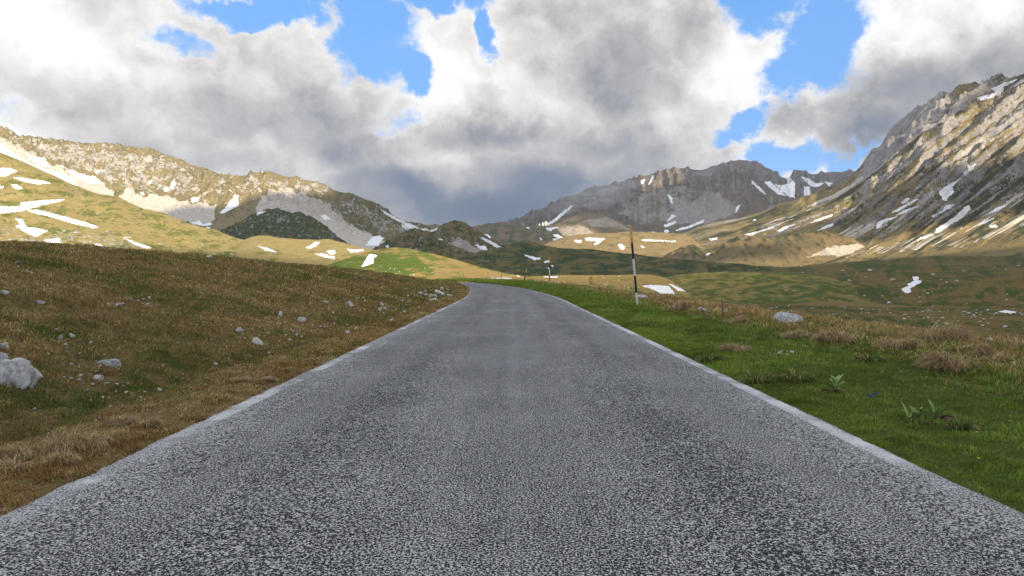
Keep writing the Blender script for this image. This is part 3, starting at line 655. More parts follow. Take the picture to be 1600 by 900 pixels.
# ------------------------------------------------------------------ unseen cloud deck added behind the viewer, its holes shaped to pattern the valley's shade
def build_shade_cloud_bank():
    HC = 4000.; cell = 16.
    pts, lit = [], []
    ZB = np.full((300, 1000), 1e9)                     # which ground is open to view; the rest of the valley stays under cloud
    def zi(px, py): return np.clip((py / 3).astype(int), 0, 299), np.clip(((px + 200) / 2.5).astype(int), 0, 999)
    for L in LAYERS.values():
        i, j = zi(L.PX, L.PY); np.minimum.at(ZB, (i.ravel(), j.ravel()), L.D.ravel())
    gpx, gpy = proj(XX[Y > 2], Y[Y > 2], ZZ[Y > 2]); i, j = zi(gpx, gpy); np.minimum.at(ZB, (i, j), Y[Y > 2])
    for L in LAYERS.values():
        i, j = zi(L.PX, L.PY); vis = (L.PY <= L.M + 1.5) & (L.D > 118) & (L.T > .02) & (L.D < ZB[i, j] * 1.12 + 12)
        Lp = np.zeros(L.PY.shape, bool)
        for p in L.lit: Lp |= inpoly(L.PX, L.PY, p)
        k = (HC - L.Z[vis]) / SUN[2]
        pts.append(np.stack([L.X[vis] + SUN[0] * k, L.D[vis] + SUN[1] * k], -1)); lit.append(Lp[vis].astype(float))
    # everything near the viewer is in the shade
    gx, gy = np.meshgrid(np.arange(-90, 110, 8), np.arange(-40, 118, 8)); k = HC / SUN[2]
    for _ in range(30): pts.append(np.stack([gx.ravel() + SUN[0] * k, gy.ravel() + SUN[1] * k], -1)); lit.append(np.zeros(gx.size))
    P = np.concatenate(pts); Lt = np.concatenate(lit)
    mn = P.min(0) - 900; mx = P.max(0) + 900; n = np.ceil((mx - mn) / cell).astype(int) + 1
    ij = ((P - mn) / cell).astype(int); idx = ij[:, 1] * n[0] + ij[:, 0]
    wt = 1 + 1.0 * Lt; S = np.bincount(idx, Lt * wt, n[0] * n[1]).reshape(n[1], n[0]); Wt = np.bincount(idx, wt, n[0] * n[1]).reshape(n[1], n[0])
    v = np.where(Wt > 0, S / np.maximum(Wt, 1), 0); w = (Wt > 0).astype(float)
    num, den = v * w, w.copy(); val = np.full(v.shape, np.nan)
    for it in range(60):
        num = blur(num); den = blur(den)
        if it in (0, 3, 9, 25, 59): val = np.where(np.isnan(val) & (den > .06), num / np.maximum(den, 1e-6), val)
    val = np.nan_to_num(val, nan=0.0)
    gx = mn[0] + np.arange(n[0]) * cell; gy = mn[1] + np.arange(n[1]) * cell; GX, GY = np.meshgrid(gx, gy)
    val = val + fbm(GX / 200, GY / 200, 301, 4) * .07
    shade = val < .44
    th = shade.astype(float)
    for _ in range(40): th = blur(th) * shade
    hump = np.clip(th, 0, 1) ** 1.5 * (60 + 60 * ridged(GX / 420, GY / 420, 303, 4))
    edge = th < .35
    top = HC + hump; bot = HC - hump * .25
    id_ = np.where(shade, np.cumsum(shade.ravel()).reshape(shade.shape) - 1, -1); nn = shade.sum()
    vt = np.stack([GX[shade], GY[shade], top[shade]], -1); vb = np.stack([GX[shade], GY[shade], bot[shade]], -1)
    q = (shade[:-1, :-1] & shade[1:, :-1] & shade[:-1, 1:] & shade[1:, 1:])
    a, b_, c, d = id_[:-1, :-1][q], id_[:-1, 1:][q], id_[1:, 1:][q], id_[1:, :-1][q]
    ft = np.stack([a, b_, c, d], 1); fb = np.stack([a, d, c, b_], 1) + nn
    m, N, b = new_mat('shade_cloud_vapour', 1, 0); b.inputs['Base Color'].default_value = (.9, .9, .92, 1)
    o = mesh_np('shade_cloud_bank', np.concatenate([vt, vb]), np.concatenate([ft, fb]), np.full(len(ft) * 2, 4), [m], True)
    tag(o, kind='structure')
build_shade_cloud_bank()

# ------------------------------------------------------------------ snow
def snow_mat():
    m, N, b = new_mat('old_snow', .55, .3)
    tc = N.n.new('ShaderNodeTexCoord'); n = N.noise(tc.outputs['Object'], .25, 5, .6)
    at_ = N.n.new('ShaderNodeAttribute'); at_.attribute_name = 'mask'; sp = N.n.new('ShaderNodeSeparateColor'); N.l.new(at_.outputs['Color'], sp.inputs[0])
    nf = N.noise(tc.outputs['Object'], .12, 7, .68)
    e = N.m('ADD', sp.outputs[0], N.m('MULTIPLY', N.m('SUBTRACT', nf, .5), .75))
    c = N.mix(N.ss(n, .35, .75), (.78, .79, .81), (.64, .63, .62)); c = N.mix(N.ss(e, .62, .30), c, (.42, .38, .32))
    N.put(b.inputs['Base Color'], c); N.put(b.inputs['Alpha'], N.ss(e, .16, .40))
    return m
SNOW = snow_mat()
def snow(layer, poly, label, group=None, step=.6, warp=1.1):
    L = LAYERS[layer]; P = np.array(poly, float)
    x0, y0 = P.min(0) - 1.5; x1, y1 = P.max(0) + 1.5
    gx = np.arange(x0, x1 + step, step); gy = np.arange(y0, y1 + step, step * .8); GX, GY = np.meshgrid(gx, gy)
    sd = int(abs(P.sum()) * 3) % 997; big = max(x1 - x0, y1 - y0); wp = min(warp, .06 * big)
    ins = inpoly(GX + wp * fbm(GX / 4, GY / 3, sd, 3) * 2, GY + wp * .7 * fbm(GX / 4, GY / 3, sd + 5, 3) * 2, poly)
    pt = on_layer(L, GX.ravel(), GY.ravel()).reshape(*GX.shape, 3)
    d = pt[..., 1]; ok = ins & ~np.isnan(d)
    q = ok[:-1, :-1] & ok[1:, :-1] & ok[:-1, 1:] & ok[1:, 1:]
    dm = np.stack([d[:-1, :-1], d[1:, :-1], d[:-1, 1:], d[1:, 1:]]); q &= (dm.max(0) - dm.min(0)) < .16 * dm.min(0)
    if q.sum() < 1: print('EMPTY SNOW', label); return
    left = set(zip(*np.nonzero(q))); best = []
    while left:                                   # keep the one connected sheet
        st_ = [left.pop()]; comp = []
        while st_:
            i, j = st_.pop(); comp.append((i, j))
            for nb in ((i+1, j), (i-1, j), (i, j+1), (i, j-1)):
                if nb in left: left.remove(nb); st_.append(nb)
        if len(comp) > len(best): best = comp
    q = np.zeros_like(q); bi = np.array(best); q[bi[:, 0], bi[:, 1]] = True
    used = np.zeros(ok.shape, bool)
    for a, b_ in ((0, 0), (1, 0), (0, 1), (1, 1)): used[a:a + q.shape[0], b_:b_ + q.shape[1]] |= q
    idm = np.cumsum(used.ravel()).reshape(used.shape) - 1; nn = used.sum()
    soft = blur(ok.astype(float), 3); soft = np.clip((soft - .35) / .65, 0, 1)
    big_ = min(1, max(.25, q.sum() / 900)); soft = soft * (.55 + .45 * big_) + .45 * (1 - big_) * .8 + .12
    v = pt[used]; lift = v[:, 1] * (.55 / F)
    vt = v.copy(); vt[:, 2] += lift; vb = v.copy(); vb[:, 2] -= lift * 1.5
    A, B, C, D_ = idm[:-1, :-1][q], idm[:-1, 1:][q], idm[1:, 1:][q], idm[1:, :-1][q]
    faces = [np.stack([D_, C, B, A], 1)]
    qp = np.pad(q, 1); c = qp[1:-1, 1:-1]
    for nb, e in ((qp[:-2, 1:-1], (A, B)), (qp[2:, 1:-1], (C, D_)), (qp[1:-1, :-2], (D_, A)), (qp[1:-1, 2:], (B, C))):
        bd = ~nb[q]; p, r_ = e[0][bd], e[1][bd]; faces.append(np.stack([p, r_, r_ + nn, p + nn], 1))
    f = np.concatenate(faces)
    o = mesh_np('snow_patch', np.concatenate([vt, vb]), f, np.full(len(f), 4), [SNOW], True, np.tile(soft[used][:, None], (2, 3)))
    # origin at the patch
    ctr = vt.mean(0); o.data.transform(Matrix.Translation(-Vector(ctr))); o.location = ctr
    tag(o, label, 'snow patch', group)
g1 = 'snow patches on the sunlit hill'; g2 = 'snow patches on the left mountain'; g3 = 'snow patches on the yellow hill'; g4 = 'snow patches on the dark knolls'
g5 = 'snow patches below the observatory'; g6 = 'snow patches on the shelf under the far mountain'; g7 = 'snow patches on the far mountain'; g8 = 'snow patches on the right mountain'
g9 = 'snow patches near the bend'; g10 = 'snow patches in the meadow'
SN = [
('sunlit_hill', [(-30,262),(16,262.7),(29,268),(16,272),(11,276),(-30,277)], 'snow patch cut by the left photo edge, highest on the sunlit hill', g1),
('sunlit_hill', [(16,276.5),(35,278),(67,282.7),(83,286.7),(61,288.5),(40,285)], 'thin snow streak high on the sunlit hill, pointing down to the right', g1),
('sunlit_hill', [(16,289),(27,288),(37,296),(24,296)], 'small pointed snow scrap below the thin high streak of the sunlit hill', g1),
('sunlit_hill', [(-20,288),(7,291),(5,295),(-20,296)], 'tiny snow scrap at the left photo edge on the sunlit hill', g1),
('sunlit_hill', [(-40,322),(32,322.7),(32,316),(67,313),(104,310.7),(93,316),(69,320),(53,325),(32,330.7),(16,332.5),(-40,338)], 'largest snow patch of the sunlit hill, broad at the photo edge and tapering right', g1),
('sunlit_hill', [(40,328),(61,328),(80,333),(107,340),(139,349),(157,356),(144,356.5),(112,349),(88,342),(69,337),(48,332)], 'long curved snow band descending to the right under the largest patch', g1),
('sunlit_hill', [(23,341),(35,342.7),(40,351),(43,354.7),(61,357),(77,361),(61,368),(56,370.7),(40,364),(23,353),(31,351)], 'angular snow patch low on the sunlit hill just above the dark bank', g1),
('sunlit_hill', [(67,375),(93,372),(96,380),(80,380)], 'snow sliver half hidden behind the brown bank crest', g1),
('sunlit_hill', [(145,380),(155,381),(176,391),(163,393),(148,388)], 'short snow patch on the rocky hummock behind the bank', g1),
('sunlit_hill', [(196,373),(213,378.7),(240,388),(229,388.5),(211,383)], 'narrow snow streak along the right slope of the rocky hummock', g1),
('left_mountain', [(-40,215),(0,224),(27,243),(53,258),(80,268),(112,276),(122,290),(101,288),(67,272),(32,256),(-40,232)], 'long bright snow chute running down the left mountain from the photo edge', g2),
('left_mountain', [(40,235),(48,243),(69,248),(82,262),(61,258),(45,248)], 'ragged snow field among rocks above the long chute', g2),
('left_mountain', [(88,252),(107,265),(133,274),(149,276),(160,287),(141,288),(115,275)], 'wedge of snow right of the long chute on the left mountain', g2),
('left_mountain', [(147,266),(157,266),(155,271),(149,271)], 'tiny snow dot in the crags right of the snow wedge', g2),
('left_mountain', [(228,288),(237,280.5),(239,284),(232,290)], 'small slanting snow scrap in the crags of the cirque', g2),
('left_mountain', [(252,294.7),(260,292),(265,296),(259,300.5)], 'round snow spot, left one of the touching pair in the cirque', g2),
('left_mountain', [(267,287),(272,281.5),(277,286.7),(270,294),(266,294.7)], 'upright snow spot, right one of the touching pair in the cirque', g2),
('left_mountain', [(218,300.5),(224,299.5),(227,304),(222,306)], 'tiny snow spot at the foot of the cirque gully', g2),
('left_mountain', [(297,310.7),(304,307.5),(313,309),(309,315),(301,317),(297,313)], 'oval snow patch at the upper rim of the grey scree bowl', g2),
('left_mountain', [(368,306),(374.7,304),(372,310.7),(374,321),(365,326),(347,335),(343,332.5),(355,321),(360,313)], 'boot shaped snow patch alone on the green slope of the left mountain', g2),
('left_mountain', [(295,348.5),(313,345),(316,350),(331,348),(332,352),(317,353.5)], 'flat snow patch on the floor of the scree bowl', g2),
('left_mountain', [(322,354.5),(330,354.5),(328,357.5),(323,357)], 'tiny snow scrap under the flat patch of the scree bowl', g2),
('left_mountain', [(371,354.5),(387,349),(397,349),(395,364),(381,364),(373,361),(389,356)], 'hooked snow patch between scree bowl and dark knoll', g2),
('dark_knoll', [(400,331),(416,330),(411,333.5),(401,337)], 'snow scrap on the left shoulder of the dark knoll', g2),
('left_mountain', [(500,336.5),(509,335.5),(518,344),(507,343.5)], 'small snow triangle on grey scree behind the dark knoll', g2),
('yellow_hill', [(398,383),(416,386.5),(436,395.5),(416,392)], 'snow streak at the shaded left edge of the yellow hill', g3),
('yellow_hill', [(476,387.5),(488,381),(492,378),(500,378),(496,383.5),(483,389.5)], 'forked snow patch near the top of the yellow hill', g3),
('yellow_hill', [(491,397),(507,396),(517,400),(524,401),(523,405),(507,402.5)], 'widest snow patch in the middle foot of the yellow hill', g3),
('yellow_hill', [(509,392.5),(524,390.5),(524,397.5),(515,397.5)], 'small snow patch just above the widest one of the yellow hill', g3),
('yellow_hill', [(540,388.5),(552,390),(568,389.5),(569,392.5),(549,395)], 'spiky snow patch on the right side of the yellow hill', g3),
('yellow_hill', [(556,398),(571,395.5),(568,400),(559,401.5)], 'low snow scrap at the right foot of the yellow hill', g3),
('left_mountain', [(571,383),(576,376),(582,370),(592,368),(601,372),(596,377),(592,385),(571,384)], 'square snow field at the base of the scree left of the twin knolls', g2),
('twin_knolls', [(600,385.5),(608,382),(608,388)], 'tiny snow triangle on the left flank of the twin knolls', g4),
('left_mountain', [(593,324.5),(603,331),(621,341),(635,348),(645,351),(656,357),(667,357),(669,360),(688,356),(684,361),(667,365),(653,358),(640,357.5),(635,360),(625,352),(632,351),(613,342),(599,333)], 'long snow ribbon along the dark right shoulder of the left mountain', g2),
('twin_knolls', [(683,372),(692,374),(692,376),(684,374)], 'thin snow dash between the two dark knolls', g4),
('green_mound', [(564,417.5),(571,405),(577,397),(591,399),(584,405),(584,411),(573,416)], 'snow patch lying on the left slope of the green mound', g9),
('twin_knolls', [(749.5,370.5),(758,372),(770,378.5),(785,387),(800,394),(815,400),(809,402.5),(802,402.5),(790,395.5),(775,386.5),(760,378.5)], 'longest straight snow band down the right knoll', g4),
('twin_knolls', [(742,381),(746,382),(750,384.5),(758.5,384.5),(760.5,388),(766,391),(773,396),(782,401),(779,403),(772,403),(765,398.5),(755,391.5),(745,386)], 'jagged snow band beside the longest band of the right knoll', g4),
('twin_knolls', [(751,395.5),(757,396),(764,399),(768,402.5),(760,401.5)], 'small snow sliver below the jagged band of the right knoll', g4),
('observatory_hill', [(756,366),(763,366),(766.5,370),(768,374.5),(760,370.5)], 'snow scrap left under the red building hill, behind the right knoll', g5),
('observatory_hill', [(778.5,380.5),(784,382),(790,385.5),(787,386.5)], 'narrow snow streak low behind the right knoll', g5),
('valley_ridge', [(817,397.5),(825,399),(835,402),(845,403),(845.5,405.5),(836,407),(828,404)], 'snow patch lying alone on the green valley ridge', g5),
('valley_ridge', [(848,409.5),(853,407.5),(859,407),(858,410.5),(852,411.5)], 'snow scrap on the valley ridge, highest of three in a column', g5),
('valley_ridge', [(859.5,414),(865.5,415),(864,418.5)], 'snow scrap on the valley ridge, middle of three in a column', g5),
('valley_ridge', [(855,417.5),(860,419),(857,422)], 'snow scrap on the valley ridge, lowest of three in a column', g5),
('observatory_hill', [(819,354.8),(828,356),(827,358.5)], 'small snow dash left of the white observatory domes', g5),
('observatory_hill', [(852,356),(860,356),(874,355),(865,358.5),(861,362),(854,360)], 'snow patch directly under the white observatory domes', g5),
('observatory_hill', [(863,373),(873,373),(883,382.5),(874,385),(865,379.5)], 'blocky snow field low on the observatory hill', g5),
('observatory_hill', [(861.5,366.5),(871,366),(881,372),(873,373.5),(867,370.5)], 'snow flake touching the top of the blocky snow field', g5),
('observatory_hill', [(840,369.5),(848,374),(846,376)], 'thin snow dash on the brown slope of the observatory hill', g5),
('far_mountain', [(892,321),(896,322.5),(880,337),(863,350),(856,350),(872,337)], 'straight slanting snow ramp rising from the observatory', g7),
('snowy_shelf', [(912,374),(917,371),(946,372.5),(940,377.5),(935,381.5),(925,383.5),(932,377.5),(915,376)], 'branching snow patch left of the tall snow pole top', g6),
('snowy_shelf', [(895,375),(911,375.5),(907,380.5),(900,380)], 'small snow patch left of the branching one on the shelf', g6),
('far_mountain', [(927,357),(940,361),(952,364.5),(945,367.5),(935,364.5)], 'tapered snow patch where the shelf meets the far mountain', g6),
('far_mountain', [(962,360.5),(972,355.5),(984,352.5),(978,358),(967,362.5)], 'slanting snow streak just left of the snow pole tip', g6),
('far_mountain', [(964.5,351),(971,352),(970,355.5),(966,354)], 'tiny snow dot left of the snow pole tip', g6),
('snowy_shelf', [(964,382.5),(971,380.5),(977.5,386),(975,391),(969,389.5)], 'dumpling shaped snow patch left of the black pole section', g6),
('snowy_shelf', [(999,382.5),(1010,387),(1004,388)], 'short snow dash right of the black pole section', g6),
('far_mountain', [(950,363),(985,364),(1025,362.5),(1024,364.8),(985,366.5),(950,366)], 'long thin level snow line crossing behind the snow pole', g6),
('snowy_shelf', [(1001,373.5),(1030,375),(1058,376.5),(1055,378.5),(1030,377.5),(1002,376.5)], 'long thin level snow line on the shelf right of the pole', g6),
('far_mountain', [(1022,349),(1042,345),(1050,335),(1057,337.5),(1047,344.5),(1035,350)], 'winged snow patch high at the foot of the far mountain', g7),
('far_mountain', [(1036,352.5),(1055,345.5),(1057,349),(1040,356)], 'slanting snow patch under the winged one', g7),
('far_mountain', [(1055,359),(1075,353.5),(1100,343.5),(1101,347),(1077,357),(1057,361.5)], 'long rising snow arm at the foot of the far mountain', g7),
('far_mountain', [(1037,362),(1039,359),(1044,359),(1046,362),(1043,365),(1039,365)], 'round snow blob at the left end of the long rising arm', g7),
('snowy_shelf', [(1064,367),(1072,366),(1079,366.5),(1074,369)], 'small snow patch beneath the long rising arm', g7),
('far_mountain', [(1000,282.5),(1009,279),(1006,287.5),(1001,288)], 'small snow patch at the top left of the far mountain', g7),
('far_mountain', [(1019,275),(1024,273.5),(1016,288),(1012,289)], 'narrow snow couloir right of the topmost small patch', g7),
('far_mountain', [(1040,299),(1045,305),(1051,308.5),(1051,321),(1047,315)], 'bent snow gully in the middle of the far mountain face', g7),
('far_mountain', [(1150,323.5),(1159,318),(1154,327),(1149,336)], 'isolated upright snow patch on the lower right of the far mountain', g7),
('far_mountain', [(1172,280),(1178,283.5),(1198,303),(1195,305),(1175,288)], 'thin diagonal snow streak below the summit of the far mountain', g7),
('far_mountain', [(1191,283.5),(1203,283.5),(1219,297),(1229,306.5),(1215,304)], 'diagonal snow wedge right of the thin streak below the summit', g7),
('far_mountain', [(1209,287),(1222,290),(1231,287),(1227,275.5),(1234,275.5),(1242,286),(1243,310),(1231,307),(1219,297)], 'big snow field filling the notch of the far ridge', g7),
('far_mountain', [(1250,275),(1262,278.5),(1275,286.5),(1288,286.5),(1278,293),(1266,291)], 'snow tongue curving right of the ridge notch', g7),
('far_mountain', [(1256,292),(1265,292),(1268,304),(1256,308.5)], 'short snow block below the curving tongue', g7),
('far_mountain', [(1287,283.5),(1301,286.5),(1297,293)], 'snow corner where the far ridge meets the right mountain', g7),
('right_mountain', [(1511,255.5),(1516,259.5),(1523,255.5),(1528,255),(1521,263.5),(1510,273.5),(1505,275),(1505.5,269),(1513,264)], 'upper hollow snow of the main gully on the right mountain', g8),
('right_mountain', [(1506,275.5),(1497.5,283),(1489,291.5),(1491,301),(1481,308.5),(1479,314.5),(1473,313.5),(1471,307.5),(1466,301),(1474,293),(1485,287),(1497.5,280)], 'broad snow slab in the main gully of the right mountain', g8),
('right_mountain', [(1478,320.5),(1497,317.5),(1474,331.5),(1458,340.5),(1456,337),(1464,333.5),(1473,328.5)], 'grey snow streak between slab and lower tongue of the right mountain', g8),
('right_mountain', [(1509,322),(1515,320.5),(1517,327),(1505,340),(1492,347.5),(1481.5,354.5),(1467,364),(1460,364.5),(1461.5,358.5),(1481.5,345.5),(1492,338.5)], 'bright snow tongue, biggest on the lower right mountain', g8),
('right_mountain', [(1461,365.5),(1449.5,371.5),(1431,377),(1435,373),(1449.5,366.5)], 'thin tail of snow below the bright tongue', g8),
('right_mountain', [(1543,335.5),(1556,324.5),(1576,318.5),(1571,323.5),(1554,332)], 'upper of two parallel snow slashes near the right photo edge', g8),
('right_mountain', [(1523,354.5),(1538,345.5),(1557,339.5),(1542,348.5)], 'lower of two parallel snow slashes near the right photo edge', g8),
('right_mountain', [(1408,316.5),(1416,309.5),(1424,309.5),(1416,317),(1410,319.5)], 'small snow lens on the rib left of the main gully', g8),
('right_mountain', [(1388,334.5),(1403,326.5),(1417.5,317.5),(1432,310.5),(1436,310.5),(1421,321),(1403,331)], 'long narrow snow streak below the small lens', g8),
('right_mountain', [(1396,338.5),(1412,328.5),(1438,320.5),(1432,325),(1414,333.5)], 'second long snow streak under the narrow one', g8),
('right_mountain', [(1368.5,358.5),(1370,348),(1385.5,341.5),(1407,337.5),(1389,345.5),(1377,351.5),(1380,354)], 'hook shaped snow patch left of the two long streaks', g8),
('right_mountain', [(1527,152.5),(1548,147),(1555,144),(1548,139),(1566,131),(1569,128),(1576.5,127.5),(1584,124.7),(1591,123.5),(1584,129),(1569,136),(1568,143.5),(1559,150),(1534,157.5),(1527,156)], 'large snow field just below the top ridge of the right mountain', g8),
('right_mountain', [(1582,136),(1594,126),(1604,122.5),(1604,126),(1589,134.5)], 'snow strip at the upper right photo edge', g8),
('foot_hummocks', [(1101,398.5),(1107,395),(1112,396),(1105,400)], 'small snow patch at the left foot of the hummocks', g8),
('right_mountain', [(1232,396.5),(1245,389.5),(1259,386),(1245,393)], 'thin snow streak under the foot hummocks', g8),
('right_mountain', [(1105,371),(1111.5,372.5),(1122,371.5),(1118,376),(1110,376)], 'flat snow patch left above the foot hummocks', g8),
('right_mountain', [(1174,347.5),(1178,342.5),(1182,344)], 'tiny snow spot high on the pale left ridge of the right mountain', g8),
('right_mountain', [(1160,367),(1186,361),(1210,353.5),(1208,356.5),(1186,363.5),(1173,368.5)], 'long faint snow streak above the foot hummocks', g8),
('right_mountain', [(1211,362.5),(1228,353.5),(1246,349),(1232,356.5),(1221,362)], 'snow streak right of the long faint one', g8),
('right_mountain', [(1262,350),(1284,339.5),(1302,334.5),(1302,337.5),(1280,345.5)], 'rising snow streak in the middle left of the right mountain', g8),
('right_mountain', [(1275,361.5),(1289,353),(1302,349.5),(1302,353),(1284,360)], 'snow streak below the rising middle one', g8),
('right_mountain', [(1246,367),(1264,363),(1251,369)], 'short snow sliver above the right foot hummock', g8),
('sunlit_bench', [(1001,446.5),(1022,445),(1045,447),(1056,459.5),(1032,459),(1017,451.5)], 'large rounded snow patch on the bench right of the pole foot', g9),
('sunlit_bench', [(1043,442.5),(1050,444.5),(1075,456),(1060,455)], 'snow strip along the bench edge above the large rounded patch', g9),
('sunlit_bench', [(748,437),(760,434.5),(772,432.5),(800,434.5),(800,436.5),(775,437.5)], 'flat snow strip behind the thin poles at the bend', g9),
('green_mound', [(798,426),(810,425.5),(816,430),(810,433)], 'snow patch at the right foot of the green mound', g9),
('sunlit_bench', [(837,433),(850,432),(872,431.8),(870,434.5)], 'narrow snow strip behind the second striped pole', g9),
('meadow', [(1424.5,432.5),(1437,432.5),(1435,437.7),(1441.5,440),(1431.6,446),(1423,450.5),(1424,458),(1414,458),(1407,451.5),(1419.5,447),(1418,443.6),(1428,439)], 'zigzag snow patch alone in the open meadow', g10),
('meadow', [(1556,486.6),(1572.5,485),(1591,488),(1579,490.5)], 'flat snow patch in the meadow near the right photo edge', g10),
('meadow', [(1550.5,396.5),(1564,396.5),(1566.5,400),(1553,400)], 'small snow block at the foot of the right mountain near the photo edge', g10),
('right_mountain', [(1545,352),(1556,351),(1560,356),(1547,356)], 'tiny snow hook at the foot of the right mountain', g10),
]
for L_, p_, lab_, g_ in SN: snow(L_, p_, lab_, g_)

# ------------------------------------------------------------------ where a bearing meets the near ground
def near_hit(px, py, lo=2.5, hi=280):
    d = np.geomspace(lo, hi, 3000); z = zat(px, py, d); x = xat(px, py, d); g = ground_z(x, d)
    k = np.where(z <= g)[0]
    if len(k) == 0: return None
    return Vector((x[k[0]], d[k[0]], float(g[k[0]])))
def simple_mat(name, c, rough=.7, spec=.3, var=.15, scale=20., metal=0., c2=None):
    m, N, b = new_mat(name, rough, spec); b.inputs['Metallic'].default_value = metal
    tc = N.n.new('ShaderNodeTexCoord'); n = N.noise(tc.outputs['Object'], scale, 5, .6)
    N.put(b.inputs['Base Color'], N.mix(N.ss(n, .35, .7), tuple(c2) if c2 else tuple(q * (1 - var) for q in c), tuple(min(q * (1 + var), 1) for q in c)))
    return m
def obj_bm(name, bm, mat, parent=None, smooth=False, link=True):
    me = bpy.data.meshes.new(name); bm.to_mesh(me); bm.free()
    if smooth: me.polygons.foreach_set('use_smooth', np.ones(len(me.polygons), bool))
    me.materials.append(mat); o = bpy.data.objects.new(name, me)
    if link: col.objects.link(o)
    if parent: o.parent = parent
    return o
def empty(name, loc, rot=(0, 0, 0)):
    o = bpy.data.objects.new(name, None); col.objects.link(o); o.location = loc; o.rotation_euler = rot; o.empty_display_size = .2
    return o
def copy_tree(o, parent=None):
    c = o.copy(); col.objects.link(c); c.parent = parent
    for ch in list(o.children): copy_tree(ch, c)
    return c
def tube(bm, p0, p1, r0, r1, seg=12, cap=True):
    p0, p1 = Vector(p0), Vector(p1); ax = (p1 - p0).normalized(); q = ax.to_track_quat('Z', 'Y')
    ra, rb = [], []
    for i in range(seg):
        a = 2 * math.pi * i / seg; v = q @ Vector((math.cos(a), math.sin(a), 0))
        ra.append(bm.verts.new(p0 + v * r0)); rb.append(bm.verts.new(p1 + v * r1))
    for i in range(seg): bm.faces.new((ra[i], ra[(i+1) % seg], rb[(i+1) % seg], rb[i]))
    if cap: bm.faces.new(ra[::-1]); bm.faces.new(rb)
def box(bm, c, s, rz=0):
    r = bmesh.ops.create_cube(bm, size=1, matrix=Matrix.Translation(c) @ Matrix.Rotation(rz, 4, 'Z') @ Matrix.Diagonal((*s, 1)))
    return r['verts']

# ------------------------------------------------------------------ snow poles
M_or = simple_mat('faded_orange_paint', (.62, .30, .03), .5, .3, .2, 9, c2=(.45, .22, .03))
M_bl = simple_mat('black_paint', (.018, .018, .02), .5, .3, .3, 9)
M_wh = simple_mat('chalky_white_paint', (.66, .68, .68), .55, .3, .08, 12, c2=(.48, .48, .46))
M_rs = simple_mat('weathered_steel', (.10, .08, .07), .7, .4, .3, 14)
M_wd = simple_mat('weathered_wood', (.085, .060, .042), .9, .1, .3, 18)
M_conc = simple_mat('rough_concrete', (.42, .41, .39), .9, .1, .2, 9)
def snow_pole(base, top, r, bands, label, group='snow poles along the road', collar=False):
    base, top = Vector(base), Vector(top); e = empty('snow_pole', base)
    q = (top - base).to_track_quat('Z', 'Y'); L = (top - base).length; e.rotation_euler = q.to_euler()
    s = 0
    names = {'w': ('white_band', M_wh), 'b': ('black_band', M_bl), 'o': ('orange_tip', M_or), 's': ('shaft', M_rs)}
    tot = sum(k for _, k in bands)
    for j, (c, k) in enumerate(bands):
        z0 = L * s / tot; z1 = L * (s + k) / tot; s += k; bm = bmesh.new()
        rr = r * (1.0 + .02 * (j % 2))
        if j == 0: z0 = -.4
        tube(bm, (0, 0, z0), (0, 0, z1), rr, rr, 14, True)
        if j == len(bands) - 1:      # rounded cap
            tube(bm, (0, 0, z1 + .0005), (0, 0, z1 + r * .5), rr * .98, rr * .55, 14, True)
        obj_bm(names[c][0], bm, names[c][1], e, False)
    if collar:
        bm = bmesh.new(); tube(bm, (0, 0, -.25), (0, 0, .10), .42, .30, 10); bmesh.ops.subdivide_edges(bm, edges=bm.edges[:], cuts=1)
        for v in bm.verts: v.co += Vector([random.uniform(-.04, .04) for _ in range(3)])
        obj_bm('concrete_footing', bm, M_conc, e)
    return tag(e, label, 'snow pole', group)
def at(px, py, d): return Vector((xat(px, py, d), d, zat(px, py, d)))
def foot(px, d): return Vector((xat(px, 440, d), d, float(ground_z(xat(px, 440, d), d))))
b0 = near_hit(996, 476.5); d0 = b0.y
snow_pole(b0, at(985.0, 352.5, d0 - .4), .052 * d0 / 33, [('w', .92), ('b', 1.28), ('w', 1.25), ('b', 1.22), ('o', 1.25)], 'tall leaning snow pole with orange tip and black and white bands')
b1 = foot(858.6, 100); b1 = at(858.8, 445.5, 100)
snow_pole(b1, at(858.6, 403, 100), .07, [('w', .6), ('b', .9), ('w', .9), ('b', .9), ('o', .8)], 'smaller striped snow pole on a pale footing at the grass edge', collar=True)
snow_pole(at(817.6, 445, 108), at(822.6, 420.5, 108), .085, [('s', 1), ('o', .25)], 'thin dark roadside pole leaning right, next left of the small striped pole')
snow_pole(at(782.3, 441, 150), at(784.8, 420.5, 150), .07, [('s', 1)], 'thin dark pole behind the bend, second left of the small striped pole')
snow_pole(at(762.2, 442, 175), at(762.6, 426, 175), .07, [('s', 1)], 'taller thin pole of the close pair at the bend')
snow_pole(at(759.3, 441.5, 150), at(759.2, 433.5, 150), .09, [('s', 1)], 'short stubby post of the close pair at the bend')
snow_pole(at(724.5, 442, 185), at(724.4, 427, 185), .07, [('s', 1)], 'faint thin pole standing above the vanishing road')
snow_pole(at(700.2, 443, 150), at(700.2, 436.0, 150), .10, [('s', 1)], 'short dark post at the end of the brown bank')
h = near_hit(1128.5, 499); snow_pole(h, at(1128.3, 468.5, h.y), .018, [('s', 1)], 'thin upright wooden stake in the tall dry grass', 'old stakes in the verge')
h = near_hit(1105.5, 502); snow_pole(h, at(1095.5, 481.5, h.y + .2), .016, [('s', 1)], 'thin stake tilting left in the tall dry grass', 'old stakes in the verge')

